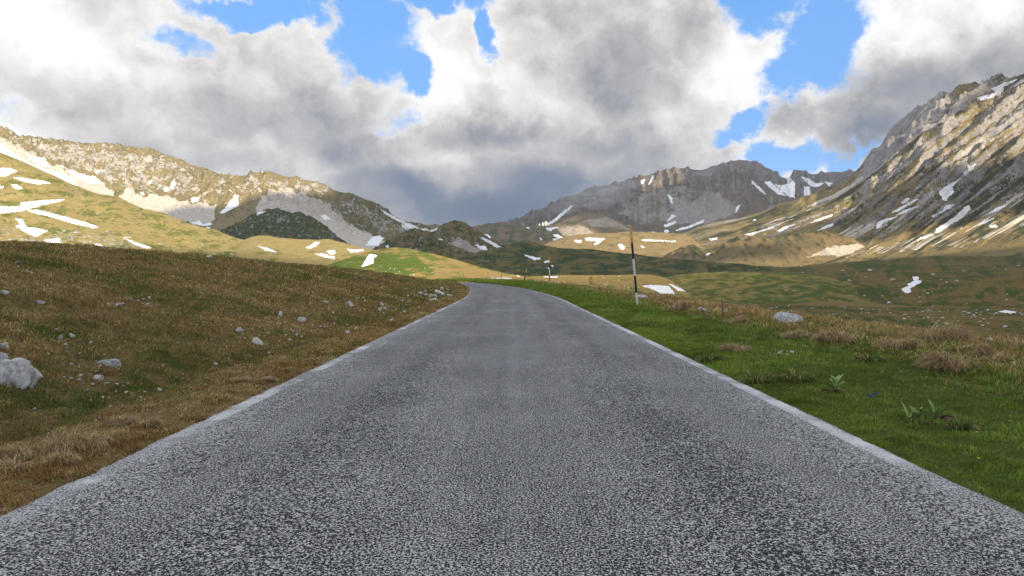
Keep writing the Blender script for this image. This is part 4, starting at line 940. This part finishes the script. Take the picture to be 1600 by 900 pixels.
# ------------------------------------------------------------------ far buildings and summit cross
M_red = simple_mat('red_plaster', (.50, .09, .07), .85, .1, .1, .3)
M_roof = simple_mat('dark_roof_sheet', (.42, .07, .06), .7, .2, .1, .3)
M_wht = simple_mat('white_plaster', (.78, .74, .66), .8, .1, .05, .3)
M_dome = simple_mat('white_dome_metal', (.82, .80, .76), .4, .4, .04, .3)
M_gls = simple_mat('dark_window_glass', (.03, .035, .045), .1, .6, .1, 1)
def red_hotel():
    d = 4380; p = at(783, 350.6, d); e = empty('hotel', p)
    u = d / F
    bm = bmesh.new(); box(bm, (0, 0, 1.1 * u), (12 * u, 14, 3.4 * u)); obj_bm('wall', bm, M_red, e)
    bm = bmesh.new(); box(bm, (1.5 * u, 1, 3.1 * u), (6 * u, 12, 1.4 * u)); obj_bm('upper_storey', bm, M_red, e)
    bm = bmesh.new(); box(bm, (-8 * u, 0, .3 * u), (4.2 * u, 11, 2.4 * u)); obj_bm('side_wing', bm, M_red, e)
    bm = bmesh.new(); box(bm, (8 * u, 0, .5 * u), (4 * u, 12, 1.6 * u)); obj_bm('terrace', bm, M_wht, e)
    bm = bmesh.new(); box(bm, (0, 0, 2.8 * u + .3), (12.6 * u, 15.5, .5 * u)); r = obj_bm('roof', bm, M_roof, e)
    bm = bmesh.new(); box(bm, (3 * u, 2, 4.1 * u), (.7 * u, 3, .9 * u)); obj_bm('chimney', bm, M_wht, r)
    for i in range(9):
        for k in range(2):
            bm = bmesh.new(); box(bm, ((i - 4) * 1.3 * u, -7.05, (.6 + k * 1.2) * u), (.42 * u, .3, .55 * u)); obj_bm('window', bm, M_gls, e)
    tag(e, 'red hotel with flat dark roof on the skyline hill', 'hotel')
red_hotel()
def observatory(px, py, wpx, label):
    d = 4400; u = d / F; e = empty('observatory', at(px, py, d)); r = wpx * u / 2
    bm = bmesh.new(); tube(bm, (0, 0, -2 * u), (0, 0, r * .9), r * .92, r * .92, 24); obj_bm('drum', bm, M_wht, e)
    bm = bmesh.new(); bmesh.ops.create_uvsphere(bm, u_segments=24, v_segments=12, radius=r)
    bmesh.ops.bisect_plane(bm, geom=bm.verts[:] + bm.edges[:] + bm.faces[:], plane_co=(0, 0, 0), plane_no=(0, 0, -1), clear_outer=True)
    bmesh.ops.translate(bm, verts=bm.verts[:], vec=(0, 0, r * .9)); dm = obj_bm('dome', bm, M_dome, e, True)
    bm = bmesh.new(); box(bm, (0, -r * .8, r * 1.5), (r * .3, r * .5, r * .8)); obj_bm('shutter', bm, M_wht, dm)
    return tag(e, label, 'observatory', 'white buildings of the observatory')
observatory(853, 350.3, 4.6, 'largest white observatory dome on the slope, right of the group')
observatory(848.2, 350.8, 3.2, 'smaller white observatory dome, middle of the group')
def hut(px, py, w, hpx, name, label):
    d = 4390; u = d / F; e = empty(name, at(px, py, d)); w *= u; hh = hpx * u
    bm = bmesh.new(); box(bm, (0, 0, hh * .3), (w, w * 1.2, hh * 1.4)); obj_bm('wall', bm, M_wht, e)
    bm = bmesh.new(); a = [bm.verts.new(v) for v in ((-w * .6, -w * .7, hh), (w * .6, -w * .7, hh), (0, -w * .7, hh * 1.4), (-w * .6, w * .7, hh), (w * .6, w * .7, hh), (0, w * .7, hh * 1.4))]
    for f in ((0, 1, 2), (3, 5, 4), (0, 2, 5, 3), (1, 4, 5, 2), (0, 3, 4, 1)): bm.faces.new([a[i] for i in f])
    obj_bm('roof', bm, M_dome, e)
    bm = bmesh.new(); box(bm, (0, -w * .6 - .05, hh * .35), (w * .25, .3, hh * .6)); obj_bm('door', bm, M_gls, e)
    return tag(e, label, 'building', 'white buildings of the observatory')
hut(843, 351.6, 1.9, 1.7, 'small_house', 'tiny white gabled house, leftmost of the observatory group')
hut(857, 350.8, 2.6, 1.5, 'small_house', 'low white annex touching the right side of the largest dome')
L = LAYERS['left_mountain']; c = int(round((289 - L.px[0]) / (L.px[1] - L.px[0]))); k = int(np.argmin(L.PY[:, c])); bx, by, bz = L.X[k, c], L.D[k, c], L.Z[k, c]
e = empty('summit_cross', (bx, by, bz)); bm = bmesh.new(); box(bm, (0, 0, 5.2), (.9, .9, 12)); obj_bm('post', bm, M_rs, e)
bm = bmesh.new(); box(bm, (0, -.02, 8), (5.5, .8, .8)); obj_bm('crossbar', bm, M_rs, e); tag(e, 'dark iron summit cross on the crest of the left mountain', 'cross')

# ------------------------------------------------------------------ rocks
def rock_mat(name, a, b2, lich):
    m, N, b = new_mat(name, .9, .15)
    tc = N.n.new('ShaderNodeTexCoord'); v = tc.outputs['Object']
    n = N.noise(v, 3.2, 7, .62, .4); n2 = N.noise(v, 14, 5, .6); n3 = N.noise(v, 40, 4, .6)
    c = N.mix(N.ss(n, .35, .65), a, b2); c = N.mix(N.m('MULTIPLY', N.ss(n2, .56, .66), .55), c, lich); c = N.vm('SCALE', c, sc_=N.ss(n3, .2, .8, .8, 1.18))
    N.put(b.inputs['Base Color'], c); bump(N, b, N.m('ADD', n2, n), .6, .05)
    return m
RM = [rock_mat('grey_limestone', (.30, .30, .30), (.60, .60, .59), (.22, .20, .16)), rock_mat('pale_limestone', (.46, .45, .43), (.64, .62, .58), (.34, .31, .26))]
def rock_mesh(seed, sub=3, cuts=10, rough=.22):
    bm = bmesh.new(); bmesh.ops.create_icosphere(bm, subdivisions=sub, radius=1); r = random.Random(seed)
    planes = [(Vector((r.gauss(0, 1), r.gauss(0, 1), r.gauss(0, .8))).normalized(), r.uniform(.38, .85)) for _ in range(cuts)]
    for v in bm.verts:
        p = v.co
        for n, d in planes:
            k = p.dot(n) - d
            if k > 0: p -= n * k * .96
    co = np.array([v.co[:] for v in bm.verts])
    dn = fbm(co[:, 0] * 1.7 + co[:, 2] * 1.3, co[:, 1] * 1.7 - co[:, 2], seed, 5, .6) * rough
    for v, k in zip(bm.verts, dn): v.co += v.co.normalized() * k
    me = bpy.data.meshes.new('rock'); bm.to_mesh(me); bm.free()
    if sub >= 3: me.polygons.foreach_set('use_smooth', np.ones(len(me.polygons), bool))
    try: me.shade_auto_smooth
    except AttributeError: pass
    return me
def place_rock(me, loc, size, rot, mat, name, label, cat, group=None):
    m = me.copy() if me.users and me.materials and me.materials[0] != mat else me
    if not m.materials: m.materials.append(mat)
    elif m.materials[0] != mat: m.materials[0] = mat
    o = bpy.data.objects.new(name, m); col.objects.link(o); o.location = loc; o.scale = size; o.rotation_euler = rot
    return tag(o, label, cat, group)
def rock_at(px, py, wpx, hpx, label, mat=0, seed=1, name='rock', group=None, rz=0, tilt=0, sink=.25):
    h = near_hit(px, py + hpx * .4)
    if h is None: print('no hit', label); return
    d = h.y; w = wpx * d / F / 2; hh = hpx * d / F / 2
    return place_rock(rock_mesh(seed, 4, 6 if wpx > 28 else 10, .34 if wpx > 28 else .22), (h.x, h.y + w * .4, h.z + hh * (1 - 2 * sink)), (w, w * .8, hh * 1.25), (0, tilt, rz), RM[mat], name, label, 'rock', group)
gr = 'limestone rocks in the left bank'
rock_at(14, 585, 66, 50, 'large grey limestone outcrop cut by the left photo edge', 0, 3, 'rock_outcrop', gr, tilt=.35)
rock_at(-6, 572, 26, 50, 'upright grey slab behind the large outcrop at the left photo edge', 0, 4, 'rock_outcrop', gr, tilt=.2)
rock_at(48, 583, 30, 24, 'pointed pale rock leaning out right of the large outcrop', 1, 5, 'rock', gr, tilt=-.3)
rock_at(38, 598, 26, 14, 'low grey rock at the foot of the pointed pale rock', 0, 15, 'rock', gr)
rock_at(5, 541, 22, 13, 'white rock with a dark hole above the outcrop', 1, 6, 'rock', gr)
rock_at(94, 527, 10, 9, 'small dark grey stone left of the white round one', 0, 7, 'rock', gr)
rock_at(112, 525, 10, 11, 'small white round stone high on the bank', 1, 8, 'rock', gr)
rock_at(167, 566, 34, 16, 'flat wedge shaped grey slab in the bank', 0, 9, 'rock', gr, tilt=.3)
rock_at(153, 591, 20, 10, 'low pale rock below the wedge shaped slab', 1, 10, 'rock', gr)
rock_at(124, 588, 14, 8, 'small pale double rock left of the low pale rock', 1, 11, 'rock', gr)
rock_at(400, 534, 24, 14, 'rounded pale boulder near the ditch in the middle of the bank', 1, 12, 'boulder', gr)
rock_at(372, 517, 16, 10, 'grey rock just above the rounded pale boulder', 0, 13, 'rock', gr, tilt=.3)
rock_at(546, 475, 16, 10, 'grey slab half sunk in the orange grass towards the bend', 0, 14, 'rock', gr, tilt=.4)
rock_at(470, 500, 16, 9, 'pale angular rock in the lower bank before the slab', 1, 16, 'rock', gr)
rock_at(438, 491, 9, 10, 'upright white stone standing left of the pale angular rock', 1, 17, 'rock', gr)
rock_at(60, 472, 16, 8, 'dull grey stone sunk high in the bank', 0, 18, 'rock', gr)
rock_at(6, 458, 18, 9, 'blue grey stone at the left photo edge high on the bank', 0, 19, 'rock', gr)
rock_at(44, 425, 16, 5, 'flat pale stone near the bank crest', 1, 20, 'rock', gr)
rock_at(508, 471, 9, 6, 'grey stone left of the sunk slab', 0, 22, 'rock', gr)
rock_at(232, 465, 8, 5, 'small grey stone in the open middle of the bank', 0, 23, 'rock', gr)
rock_at(325, 401, 14, 4, 'pale flat rock on the skyline of the bank', 1, 24, 'rock', gr)
gn = 'white rocks at the nose of the bank by the bend'
for i, (px, py, w_, h_, lb) in enumerate([(684, 456, 13, 6, 'longest white slab at the nose of the bank'), (672, 462, 9, 4, 'flat white slab left of the longest one at the bank nose'), (692, 460, 8, 4, 'white stone under the longest slab at the bank nose'), (690, 451, 8, 4, 'white stone above the longest slab at the bank nose'),
        (699, 453, 6, 3, 'small white stone nearest the bend'), (664, 455, 5, 3, 'small white stone left above the flat slab'), (681, 468, 11, 4, 'pinkish low rock closest to the road before the bend'), (672, 469, 6, 3, 'white stone left of the pinkish low rock'),
        (650, 463, 6, 3, 'small stone farther left of the flat slab'), (596, 475, 8, 4, 'grey white rock mid way to the bank nose'), (601, 481, 7, 3, 'white rock below the grey white one'), (612, 500, 7, 5, 'white stone by the ditch grass'), (543, 519, 9, 4, 'white stone in the ditch'), (557, 513, 6, 3, 'small white stone right of the ditch stone')]):
    rock_at(px, py, w_ * 1.15, h_ * 1.3, lb, 1, 40 + i, 'rock', gn, tilt=random.uniform(-.3, .3))
# boulder right of the road
h = near_hit(1238, 506); d = h.y
bo = place_rock(rock_mesh(31, 4, 5, .08), h + Vector((0, .3, .10)), (23 * d / F, 18 * d / F, 17 * d / F), (0, .06, .2), RM[0], 'boulder', 'big smooth pale boulder beyond the right verge', 'boulder')
for px, py, w_, h_, lb in [(1549, 531, 18, 9, 'grey blue rock in the verge near the right photo edge'), (1098, 484, 14, 7, 'low grey rock behind the tilted stake'), (1134, 486, 8, 6, 'small grey rock right of the upright stake'), (1003, 464, 20, 7, 'low grey rock behind the foot of the tall snow pole'), (1418, 637, 10, 5, 'pale pebble'), (1350, 503, 9, 6, 'small rock right of the big smooth boulder')]:
    if lb == 'pale pebble': continue
    rock_at(px, py, w_, h_, lb, 0, int(px), 'rock', 'rocks beyond the right verge')

# pebbles on the bank; each one its own object, sharing six meshes
pb = [rock_mesh(60 + i, 2, 6, .2) for i in range(6)]
for m_ in pb: m_.materials.append(RM[1])
rp = random.Random(5); n_p = 0
clusters = [(150, 590, 60, 28, 46), (110, 540, 50, 20, 14), (190, 620, 80, 30, 22), (180, 480, 16, 4, 14), (232, 478, 8, 4, 12), (215, 470, 14, 4, 6), (440, 520, 60, 22, 26), (520, 500, 60, 18, 18), (610, 478, 40, 12, 22), (685, 460, 22, 7, 26), (130, 680, 90, 40, 16), (20, 415, 20, 6, 10), (300, 590, 90, 30, 14), (420, 560, 40, 14, 8), (1215, 553, 22, 3, 12)]
for (cx_, cy_, sx_, sy_, n) in clusters:
    for _ in range(n):
        px = rp.gauss(cx_, sx_ * .55); py = rp.gauss(cy_, sy_ * .55)
        h = near_hit(px, py)
        if h is None or abs(h.x - float(cx(h.y))) < W + .25: continue
        s = rp.uniform(.9, 3.2) * h.y / F * (1.2 if rp.random() < .2 else .75); s = max(s, .011)
        o = bpy.data.objects.new('pebble', pb[rp.randrange(6)]); col.objects.link(o); o.location = h + Vector((0, 0, s * .55 + .02)); o.scale = (s * rp.uniform(.8, 1.5), s * rp.uniform(.7, 1.1), s * rp.uniform(.45, .8)); o.rotation_euler = (rp.uniform(-.4, .4), rp.uniform(-.4, .4), rp.uniform(0, 6))
        if px < 800: tag(o, 'small white limestone pebble scattered on the brown grassy bank left of the road', 'pebble', 'white pebbles on the left bank')
        else: tag(o, 'tiny white pebble in the bare spot of the green verge right of the road', 'pebble', 'white pebbles in the right verge')
        n_p += 1
# stones in the meadow
pm = [rock_mesh(80 + i, 2, 6, .2) for i in range(5)]
for m_ in pm: m_.materials.append(RM[0])
LM = LAYERS['meadow']; n_m = 0
for i in range(170):
    if i < 95: px = rp.uniform(1050, 1600); py = 487 + (px - 1250) * .02 + rp.gauss(0, 6) - (6 if px < 1150 else 0)
    else: px = rp.uniform(1180, 1600); py = rp.uniform(415, 520)
    p = on_layer(LM, px, py)[0]
    if np.isnan(p[1]) : continue
    s = rp.uniform(.8, 2.6) * (1.5 if rp.random() < .15 else .8) * p[1] / F
    o = bpy.data.objects.new('stone', pm[rp.randrange(5)]); col.objects.link(o); o.location = Vector(p) + Vector((0, 0, s * .25)); o.scale = (s * 1.3, s, s * .62); o.rotation_euler = (0, 0, rp.uniform(0, 6))
    tag(o, 'grey limestone stone lying loose in the wide meadow beyond the right verge', 'stone', 'loose stones in the meadow'); n_m += 1
for i in range(90):
    L2 = LAYERS['sunlit_bench' if i < 60 else 'green_mound']
    px = rp.gauss(925, 50) if i < 60 else rp.choice([rp.gauss(580, 22), rp.gauss(625, 25)]); py = rp.uniform(431, 452) if i < 60 else rp.uniform(419, 432)
    p = on_layer(L2, px, py)[0]
    if np.isnan(p[1]): continue
    s = rp.uniform(.5, 1.3) * p[1] / F
    o = bpy.data.objects.new('stone', pb[rp.randrange(6)]); col.objects.link(o); o.location = Vector(p) + Vector((0, 0, s * .3)); o.scale = (s * 1.2, s, s * .7); o.rotation_euler = (0, 0, rp.uniform(0, 6))
    if i < 60: tag(o, 'sunlit white stone dotted over the bench beyond the right verge', 'stone', 'white stones on the sunlit bench')
    else: tag(o, 'white stone dotted along the foot of the green mound', 'stone', 'white stones on the green mound')

# ------------------------------------------------------------------ grass
def grass_mat(name='grass_blades'):
    m, N, b = new_mat(name, .75, .15)
    at_ = N.n.new('ShaderNodeAttribute'); at_.attribute_name = 'mask'
    N.l.new(at_.outputs['Color'], b.inputs['Base Color'])
    tr = N.n.new('ShaderNodeBsdfTranslucent'); N.l.new(at_.outputs['Color'], tr.inputs[0]); mx = N.n.new('ShaderNodeMixShader'); mx.inputs[0].default_value = .3
    out = N.n['Material Output']; N.l.new(b.outputs[0], mx.inputs[1]); N.l.new(tr.outputs[0], mx.inputs[2]); N.l.new(mx.outputs[0], out.inputs[0])
    return m
GM = grass_mat()
def blades(base, h, w, lean, ang, colr, face=None):
    """two-joint tapering blades: 5 verts, quad + tri"""
    n = len(base); up = np.array([0, 0, 1.]); dirv = np.stack([np.cos(ang), np.sin(ang), np.zeros(n)], 1)
    fa = rng.uniform(0, np.pi, n) if face is None else face
    side = np.stack([np.cos(fa), np.sin(fa), np.zeros(n)], 1) * (w / 2)[:, None]
    mid = base + up * (h * .6)[:, None] * np.cos(lean * .5)[:, None] + dirv * (h * .6 * np.sin(lean * .5))[:, None]
    tip = mid + up * (h * .45 * np.cos(lean * 1.5))[:, None] + dirv * (h * .45 * np.sin(lean * 1.5))[:, None]
    V = np.stack([base - side, base + side, mid + side * .75, mid - side * .75, tip], 1).reshape(-1, 3)
    k = np.arange(n)[:, None] * 5
    F_ = np.concatenate([k + np.array([[0, 1, 2, 3]]), k + np.array([[3, 2, 4]])], 1)
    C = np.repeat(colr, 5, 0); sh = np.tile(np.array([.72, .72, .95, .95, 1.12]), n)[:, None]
    return V, F_.ravel(), np.tile([4, 3], n), C * sh
def scatter_grass(name, side, n, label):
    d = np.exp(rng.uniform(np.log(1.5), np.log(170), n * 2))
    edge = rng.uniform(0, 1, len(d)) < .14
    if side > 0: off = W - .10 + np.where(edge, rng.exponential(.25, len(d)), rng.uniform(0, 1, len(d)) ** 1.25 * np.minimum(13, d * .62 + 1.5))
    else: off = W - .12 + np.where(edge, rng.exponential(.32, len(d)) - .08 * np.clip(fbm(d / .7, d * 0, 261, 3) + .3, 0, 1), rng.uniform(0, 1, len(d)) ** 1.1 * np.minimum(34, d * .62 + 1.5))
    x = cx(d) + side * off * np.sqrt(1 + dcx(d) ** 2); keep = np.abs(x) < d * .80 + 1.5
    x, d, off = x[keep][:n], d[keep][:n], off[keep][:n]; n = len(x)
    z = ground_z(x, d) - .01
    g = near_mask(x, d); l = off - W
    tuft = np.clip(fbm(x / .33, d / .33, 231, 3) * 1.6 + .6, .2, 1.6)
    big = fbm(x / 3, d / 3, 233, 3)
    dry = rng.uniform(0, 1, n) > np.clip(g * 1.25 - .1, .05, .97)
    if side > 0:
        h = .045 + .07 * sstep(1.5, 5, l + big * 3) + dry * .045 * sstep(1, 4, l); h *= tuft * rng.uniform(.6, 1.25, n)
    else:
        h = (.055 + .03 * sstep(1, 4, l)) * tuft * rng.uniform(.6, 1.3, n)
    if side < 0: h *= 1 + 1.3 * np.clip(fbm(x / .5, d / .8, 237, 3) + .1, 0, 1) * (l < 1.3)
    h = np.maximum(h, d / F * rng.uniform(1.6, 4.0, n)); h *= (sstep(-.1, .35, l) * .25 + .75) * 1.35
    w = np.maximum(.0052, d / F * 1.05) * rng.uniform(.7, 1.3, n)
    lean = np.abs(rng.normal(.6, .3, n)) + dry * .5; ang = rng.uniform(0, 2 * np.pi, n)
    if side < 0: ang = np.where(rng.uniform(0, 1, n) < .5, rng.normal(-.4, .7, n), ang)     # combed downhill by the winter snow
    r = rng.uniform(0, 1, (n, 1)); hue = np.clip(fbm(x / 1.4, d / 1.8, 235, 4) * 1.1 + fbm(x / .3, d / .3, 239, 2) * .9 + .55, 0, 1)[:, None]
    if side > 0: gc = np.array([.080, .150, .016]) * (1 - r) + np.array([.23, .29, .050]) * r; gc = gc * (.62 + .7 * hue) * (1 + .35 * big[:, None])
    else: gc = np.array([.080, .098, .020]) * (1 - r) + np.array([.19, .20, .050]) * r
    r2 = rng.uniform(0, 1, (n, 1)) ** 1.5
    dc = (np.array([.33, .185, .070]) * (1 - hue) + np.array([.52, .39, .18]) * hue) * (.45 + 1.2 * r2) * (1 + .45 * fbm(x / 4, d / 6, 241, 3))[:, None]
    colr = np.where(dry[:, None], dc, gc)
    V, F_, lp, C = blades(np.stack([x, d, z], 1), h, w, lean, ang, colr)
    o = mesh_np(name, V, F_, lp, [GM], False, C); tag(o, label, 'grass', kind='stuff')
scatter_grass('grass', 1, 380000, 'short lush green grass of the right verge mixed with dry stalks')
scatter_grass('dry_grass', -1, 480000, 'matted brown and olive grass covering the left bank')

def tussock(px, py, wpx, hpx, label, name='grass_tussock', group=None, n=900, tone=1., flow=None, green=0.):
    n = int(n * .7)
    h = near_hit(px, py + hpx * .35)
    if h is None: print('no tussock', label); return
    d = h.y; w = wpx * d / F / 2; hh = hpx * d / F
    rr = np.sqrt(rng.uniform(0, 1, n)); a = rng.uniform(0, 2 * np.pi, n); bx = rr * np.cos(a) * w * .72; by = rr * np.sin(a) * w * .5
    z = ground_z(h.x + bx, h.y + by) - h.z - .01
    ang = a + rng.normal(0, .5, n)
    if flow is not None: ang = np.where(rng.uniform(0, 1, n) < .75, rng.normal(flow, .45, n), ang)
    n_b = n; L_ = hh * .6 * rng.uniform(1.1, 2.6, n) * (1.1 - .35 * rr); lean = .95 + rr * .45 + rng.normal(0, .25, n)
    r = rng.uniform(0, 1, (n, 1)); c = (np.array([.40, .27, .13]) * (1 - r) + np.array([.85, .66, .38]) * r) * tone
    gsel = rng.uniform(0, 1, n) < green; c[gsel] = np.array([.13, .20, .035]) * (.6 + .8 * r[gsel])
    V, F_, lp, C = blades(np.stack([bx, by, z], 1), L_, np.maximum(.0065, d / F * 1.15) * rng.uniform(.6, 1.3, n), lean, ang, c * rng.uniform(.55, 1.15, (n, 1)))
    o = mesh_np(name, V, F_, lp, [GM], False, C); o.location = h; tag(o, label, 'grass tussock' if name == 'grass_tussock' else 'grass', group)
gl = 'dry straw tussocks along the left ditch'; gt = 'dry tussocks on the right verge'
for a in [(112, 690, 100, 36, 'largest combed straw tussock by the left ditch', gl, 1500, -.5), (92, 714, 50, 24, 'rounded straw tussock just below the largest one', gl, 900, -.5), (30, 706, 70, 22, 'long flat straw tussock left of the largest one', gl, 900, 3.4), (18, 728, 50, 22, 'straw tussock at the left photo edge above the road corner', gl, 800, 3.4),
          (188, 655, 56, 15, 'long low straw tussock right above the largest one', gl, 800, -.2), (232, 660, 30, 20, 'small upright straw tussock beside a white pebble', gl, 600, 0), (186, 678, 32, 12, 'small low straw tussock under the long low one', gl, 500, 0), (296, 632, 30, 12, 'pale tussock in the ditch further up the road', gl, 500, 0),
          (376, 592, 40, 12, 'low tussock halfway up the ditch', gl, 500, 0), (418, 592, 22, 12, 'rounded tussock right of the halfway one', gl, 400, 0), (8, 800, 40, 12, 'tussock touching the asphalt in the lower left corner', gl, 500, 0)]:
    tussock(a[0], a[1], a[2] * 1.1, a[3] * 1.1, a[4], group=a[5], n=a[6], flow=a[7], tone=.95)
for a in [(1305, 527, 70, 26, 'matted brown tussock behind the leafy plant, right of the boulder', 1300, 2.6), (1400, 538, 70, 26, 'brown tussock in the middle of the right verge', 1200, -.4), (1470, 522, 90, 34, 'largest straw heap on the right verge', 1800, -.3), (1522, 545, 50, 22, 'tussock right of the largest straw heap', 900, -.3), (1480, 565, 70, 34, 'tall straw tussock in front of the largest straw heap', 1300, 2.8),
          (1590, 540, 50, 20, 'straw tussock at the right photo edge', 800, 0), (1148, 543, 54, 16, 'low brown tussock near the road in the right verge', 900, 3.), (1060, 478, 34, 20, 'reddish tussock between tall pole and tilted stake', 600, 0), (1150, 500, 30, 16, 'small dry tussock right of the upright stake', 500, 0), (1240, 522, 60, 14, 'dry grass heap in front of the boulder', 800, 0), (1555, 560, 30, 24, 'upright yellowish tuft right of the tall straw tussock', 400, 0)]:
    tussock(a[0], a[1], a[2], a[3], a[4], group=gt, n=a[5], flow=a[6], tone=.85)
for a in [(1185, 590, 60, 24, 'green brown grass clump left of the leafy plant'), (1245, 588, 60, 22, 'coarse green clump just left of the first leafy plant'), (1500, 662, 36, 24, 'bright green tuft right of the broad leafy plant'), (1110, 560, 40, 18, 'dark green clump beside the asphalt edge'), (1360, 560, 50, 16, 'soft green clump in front of the brown middle tussock')]:
    tussock(a[0], a[1], a[2], a[3], a[4], group='green grass clumps on the right verge', n=600, green=.75, tone=.8)

# leafy plants: pleated broad leaves from one root
M_leaf = simple_mat('fresh_pleated_leaf', (.24, .31, .09), .5, .3, .2, 12, c2=(.12, .19, .045))
M_dead = simple_mat('dead_brown_leaf', (.12, .075, .055), .9, .1, .3, 10)
M_mole = simple_mat('loose_dark_soil', (.045, .032, .024), 1, 0, .4, 25)
def leaf_bm(bm, base, yaw, length, width, up, bend):
    n = 7; rows = []
    for i in range(n + 1):
        t = i / n; el_ = up - bend * t * t; 
        if i == 0: p = Vector(base)
        else: p = p + Vector((math.cos(yaw) * math.cos(el_), math.sin(yaw) * math.cos(el_), math.sin(el_))) * (length / n)
        wd = width * (math.sin(math.pi * min(1, .12 + t * .88)) ** .8) * .5 + .001; sd = Vector((-math.sin(yaw), math.cos(yaw), 0))
        rows.append([bm.verts.new(p + sd * wd * k + Vector((0, 0, 1)) * abs(k) * wd * .5) for k in (-1, -.5, 0, .5, 1)])
    for a, b in zip(rows, rows[1:]):
        for j in range(4): bm.faces.new((a[j], a[j+1], b[j+1], b[j]))
def leafy(px, py, s, n, label, spread, name='leafy_plant'):
    h = near_hit(px, py); e = empty(name, h); r = random.Random(int(px))
    for i in range(n):
        bm = bmesh.new(); off = Vector((r.uniform(-spread, spread), r.uniform(-spread, spread) * .5, -.01))
        leaf_bm(bm, off, r.uniform(0, 6.28), s * r.uniform(.7, 1.15), s * .22, r.uniform(.85, 1.45), r.uniform(.3, 1.1)); obj_bm('leaf', bm, M_leaf, e, True)
    for i in range(4):
        bm = bmesh.new(); leaf_bm(bm, (r.uniform(-spread, spread), -.03, .02), r.uniform(0, 6.28), s * .7, s * .18, .12, .2); obj_bm('dead_leaf', bm, M_dead, e, True)
    tag(e, label, 'plant', 'broad leaved plants in the right verge')
leafy(1306, 612, .25, 12, 'upright leafy plant beside a dark molehill', .05)
leafy(1428, 662, .21, 15, 'spreading leafy plant above dead brown leaves', .09)
leafy(1462, 655, .20, 5, 'small pale shoot right of the spreading leafy plant', .04)
def molehill(px, py, wpx, label):
    h = near_hit(px, py); w = wpx * h.y / F / 2; o = place_rock(rock_mesh(int(px), 3, 2, .25), h, (w, w * .8, w * .55), (0, 0, 0), M_mole, 'soil_mound', label, 'molehill')
molehill(1289, 612, 16, 'dark crumbly molehill left of the upright leafy plant'); molehill(1480, 655, 22, 'bare soil mound right of the pale shoot')
M_blue = simple_mat('deep_blue_petal', (.035, .02, .33), .5, .3, .2, 30); M_yel = simple_mat('yellow_petal', (.75, .58, .03), .6, .2, .1, 30); M_stem = simple_mat('green_stem', (.08, .13, .03), .6, .2, .2, 30)
def flower(px, py, r_, hgt, mat, label, group, npet=5, cup=.9, cat='flower', name='flower'):
    h = near_hit(px, py); e = empty(name, h); bm = bmesh.new(); tube(bm, (0, 0, -.01), (0, 0, hgt), .0015, .0015, 6); obj_bm('stem', bm, M_stem, e)
    for k in range(npet):
        bm = bmesh.new(); leaf_bm(bm, (0, 0, hgt), k * 2 * math.pi / npet + .2, r_, r_ * .75, cup, cup * .6); obj_bm('petal', bm, mat, e, True)
    tag(e, label, cat, group)
for k, (px, py) in enumerate([(1357, 624), (1361, 625.5), (1366, 621.5), (1369, 620)]):
    flower(px, py + 6, .030, .075, M_blue, 'deep blue bell shaped flower in the small cluster of the green verge', 'deep blue flowers', name='blue_flower')
for k, (px, py, lb) in enumerate([(1529, 724, 'lone yellow flower in the lower right grass'), (1295, 575, 'yellow flower above the upright leafy plant'), (1526, 681, 'yellow flower below the bright green tuft'), (1578, 663, 'yellow flower nearest the right photo edge')]):
    flower(px, py + 3, .014, .05, M_yel, lb, 'yellow flowers', 8, .35, name='yellow_flower')

# ------------------------------------------------------------------ the air
bm = bmesh.new(); box(bm, (0, 0, 600), (19000, 19000, 1600)); hm = bpy.data.materials.new('thin_mountain_air'); hm.use_nodes = True; hm.node_tree.nodes.clear()
on = hm.node_tree.nodes.new('ShaderNodeOutputMaterial'); pv = hm.node_tree.nodes.new('ShaderNodeVolumePrincipled'); pv.inputs['Color'].default_value = (.80, .87, 1, 1); pv.inputs['Density'].default_value = HAZE
pv.inputs['Anisotropy'].default_value = .2
hm.node_tree.links.new(pv.outputs[0], on.inputs['Volume']); hz = obj_bm('haze', bm, hm); tag(hz, kind='stuff')

# low cloud caught on the slopes
mm = bpy.data.materials.new('mist_vapour'); mm.use_nodes = True; mm.node_tree.nodes.clear()
on = mm.node_tree.nodes.new('ShaderNodeOutputMaterial'); pv = mm.node_tree.nodes.new('ShaderNodeVolumePrincipled'); pv.inputs['Color'].default_value = (.95, .95, .97, 1); pv.inputs['Density'].default_value = .0013
mm.node_tree.links.new(pv.outputs[0], on.inputs['Volume'])
bm = bmesh.new()
for px, py, d, rx, rz in [(905, 312, 5250, 150, 60), (930, 296, 5500, 190, 55), (960, 305, 5250, 150, 70), (935, 318, 5100, 130, 50), (880, 325, 5050, 120, 45), (975, 288, 5700, 150, 45)]:
    bmesh.ops.create_icosphere(bm, subdivisions=4, radius=1, matrix=Matrix.Translation(at(px, py, d)) @ Matrix.Diagonal((rx, rx * .8, rz, 1)))
o = obj_bm('mist', bm, mm, smooth=True); tag(o, 'thin grey mist drifting on the left shoulder of the far mountain', 'mist', kind='stuff')
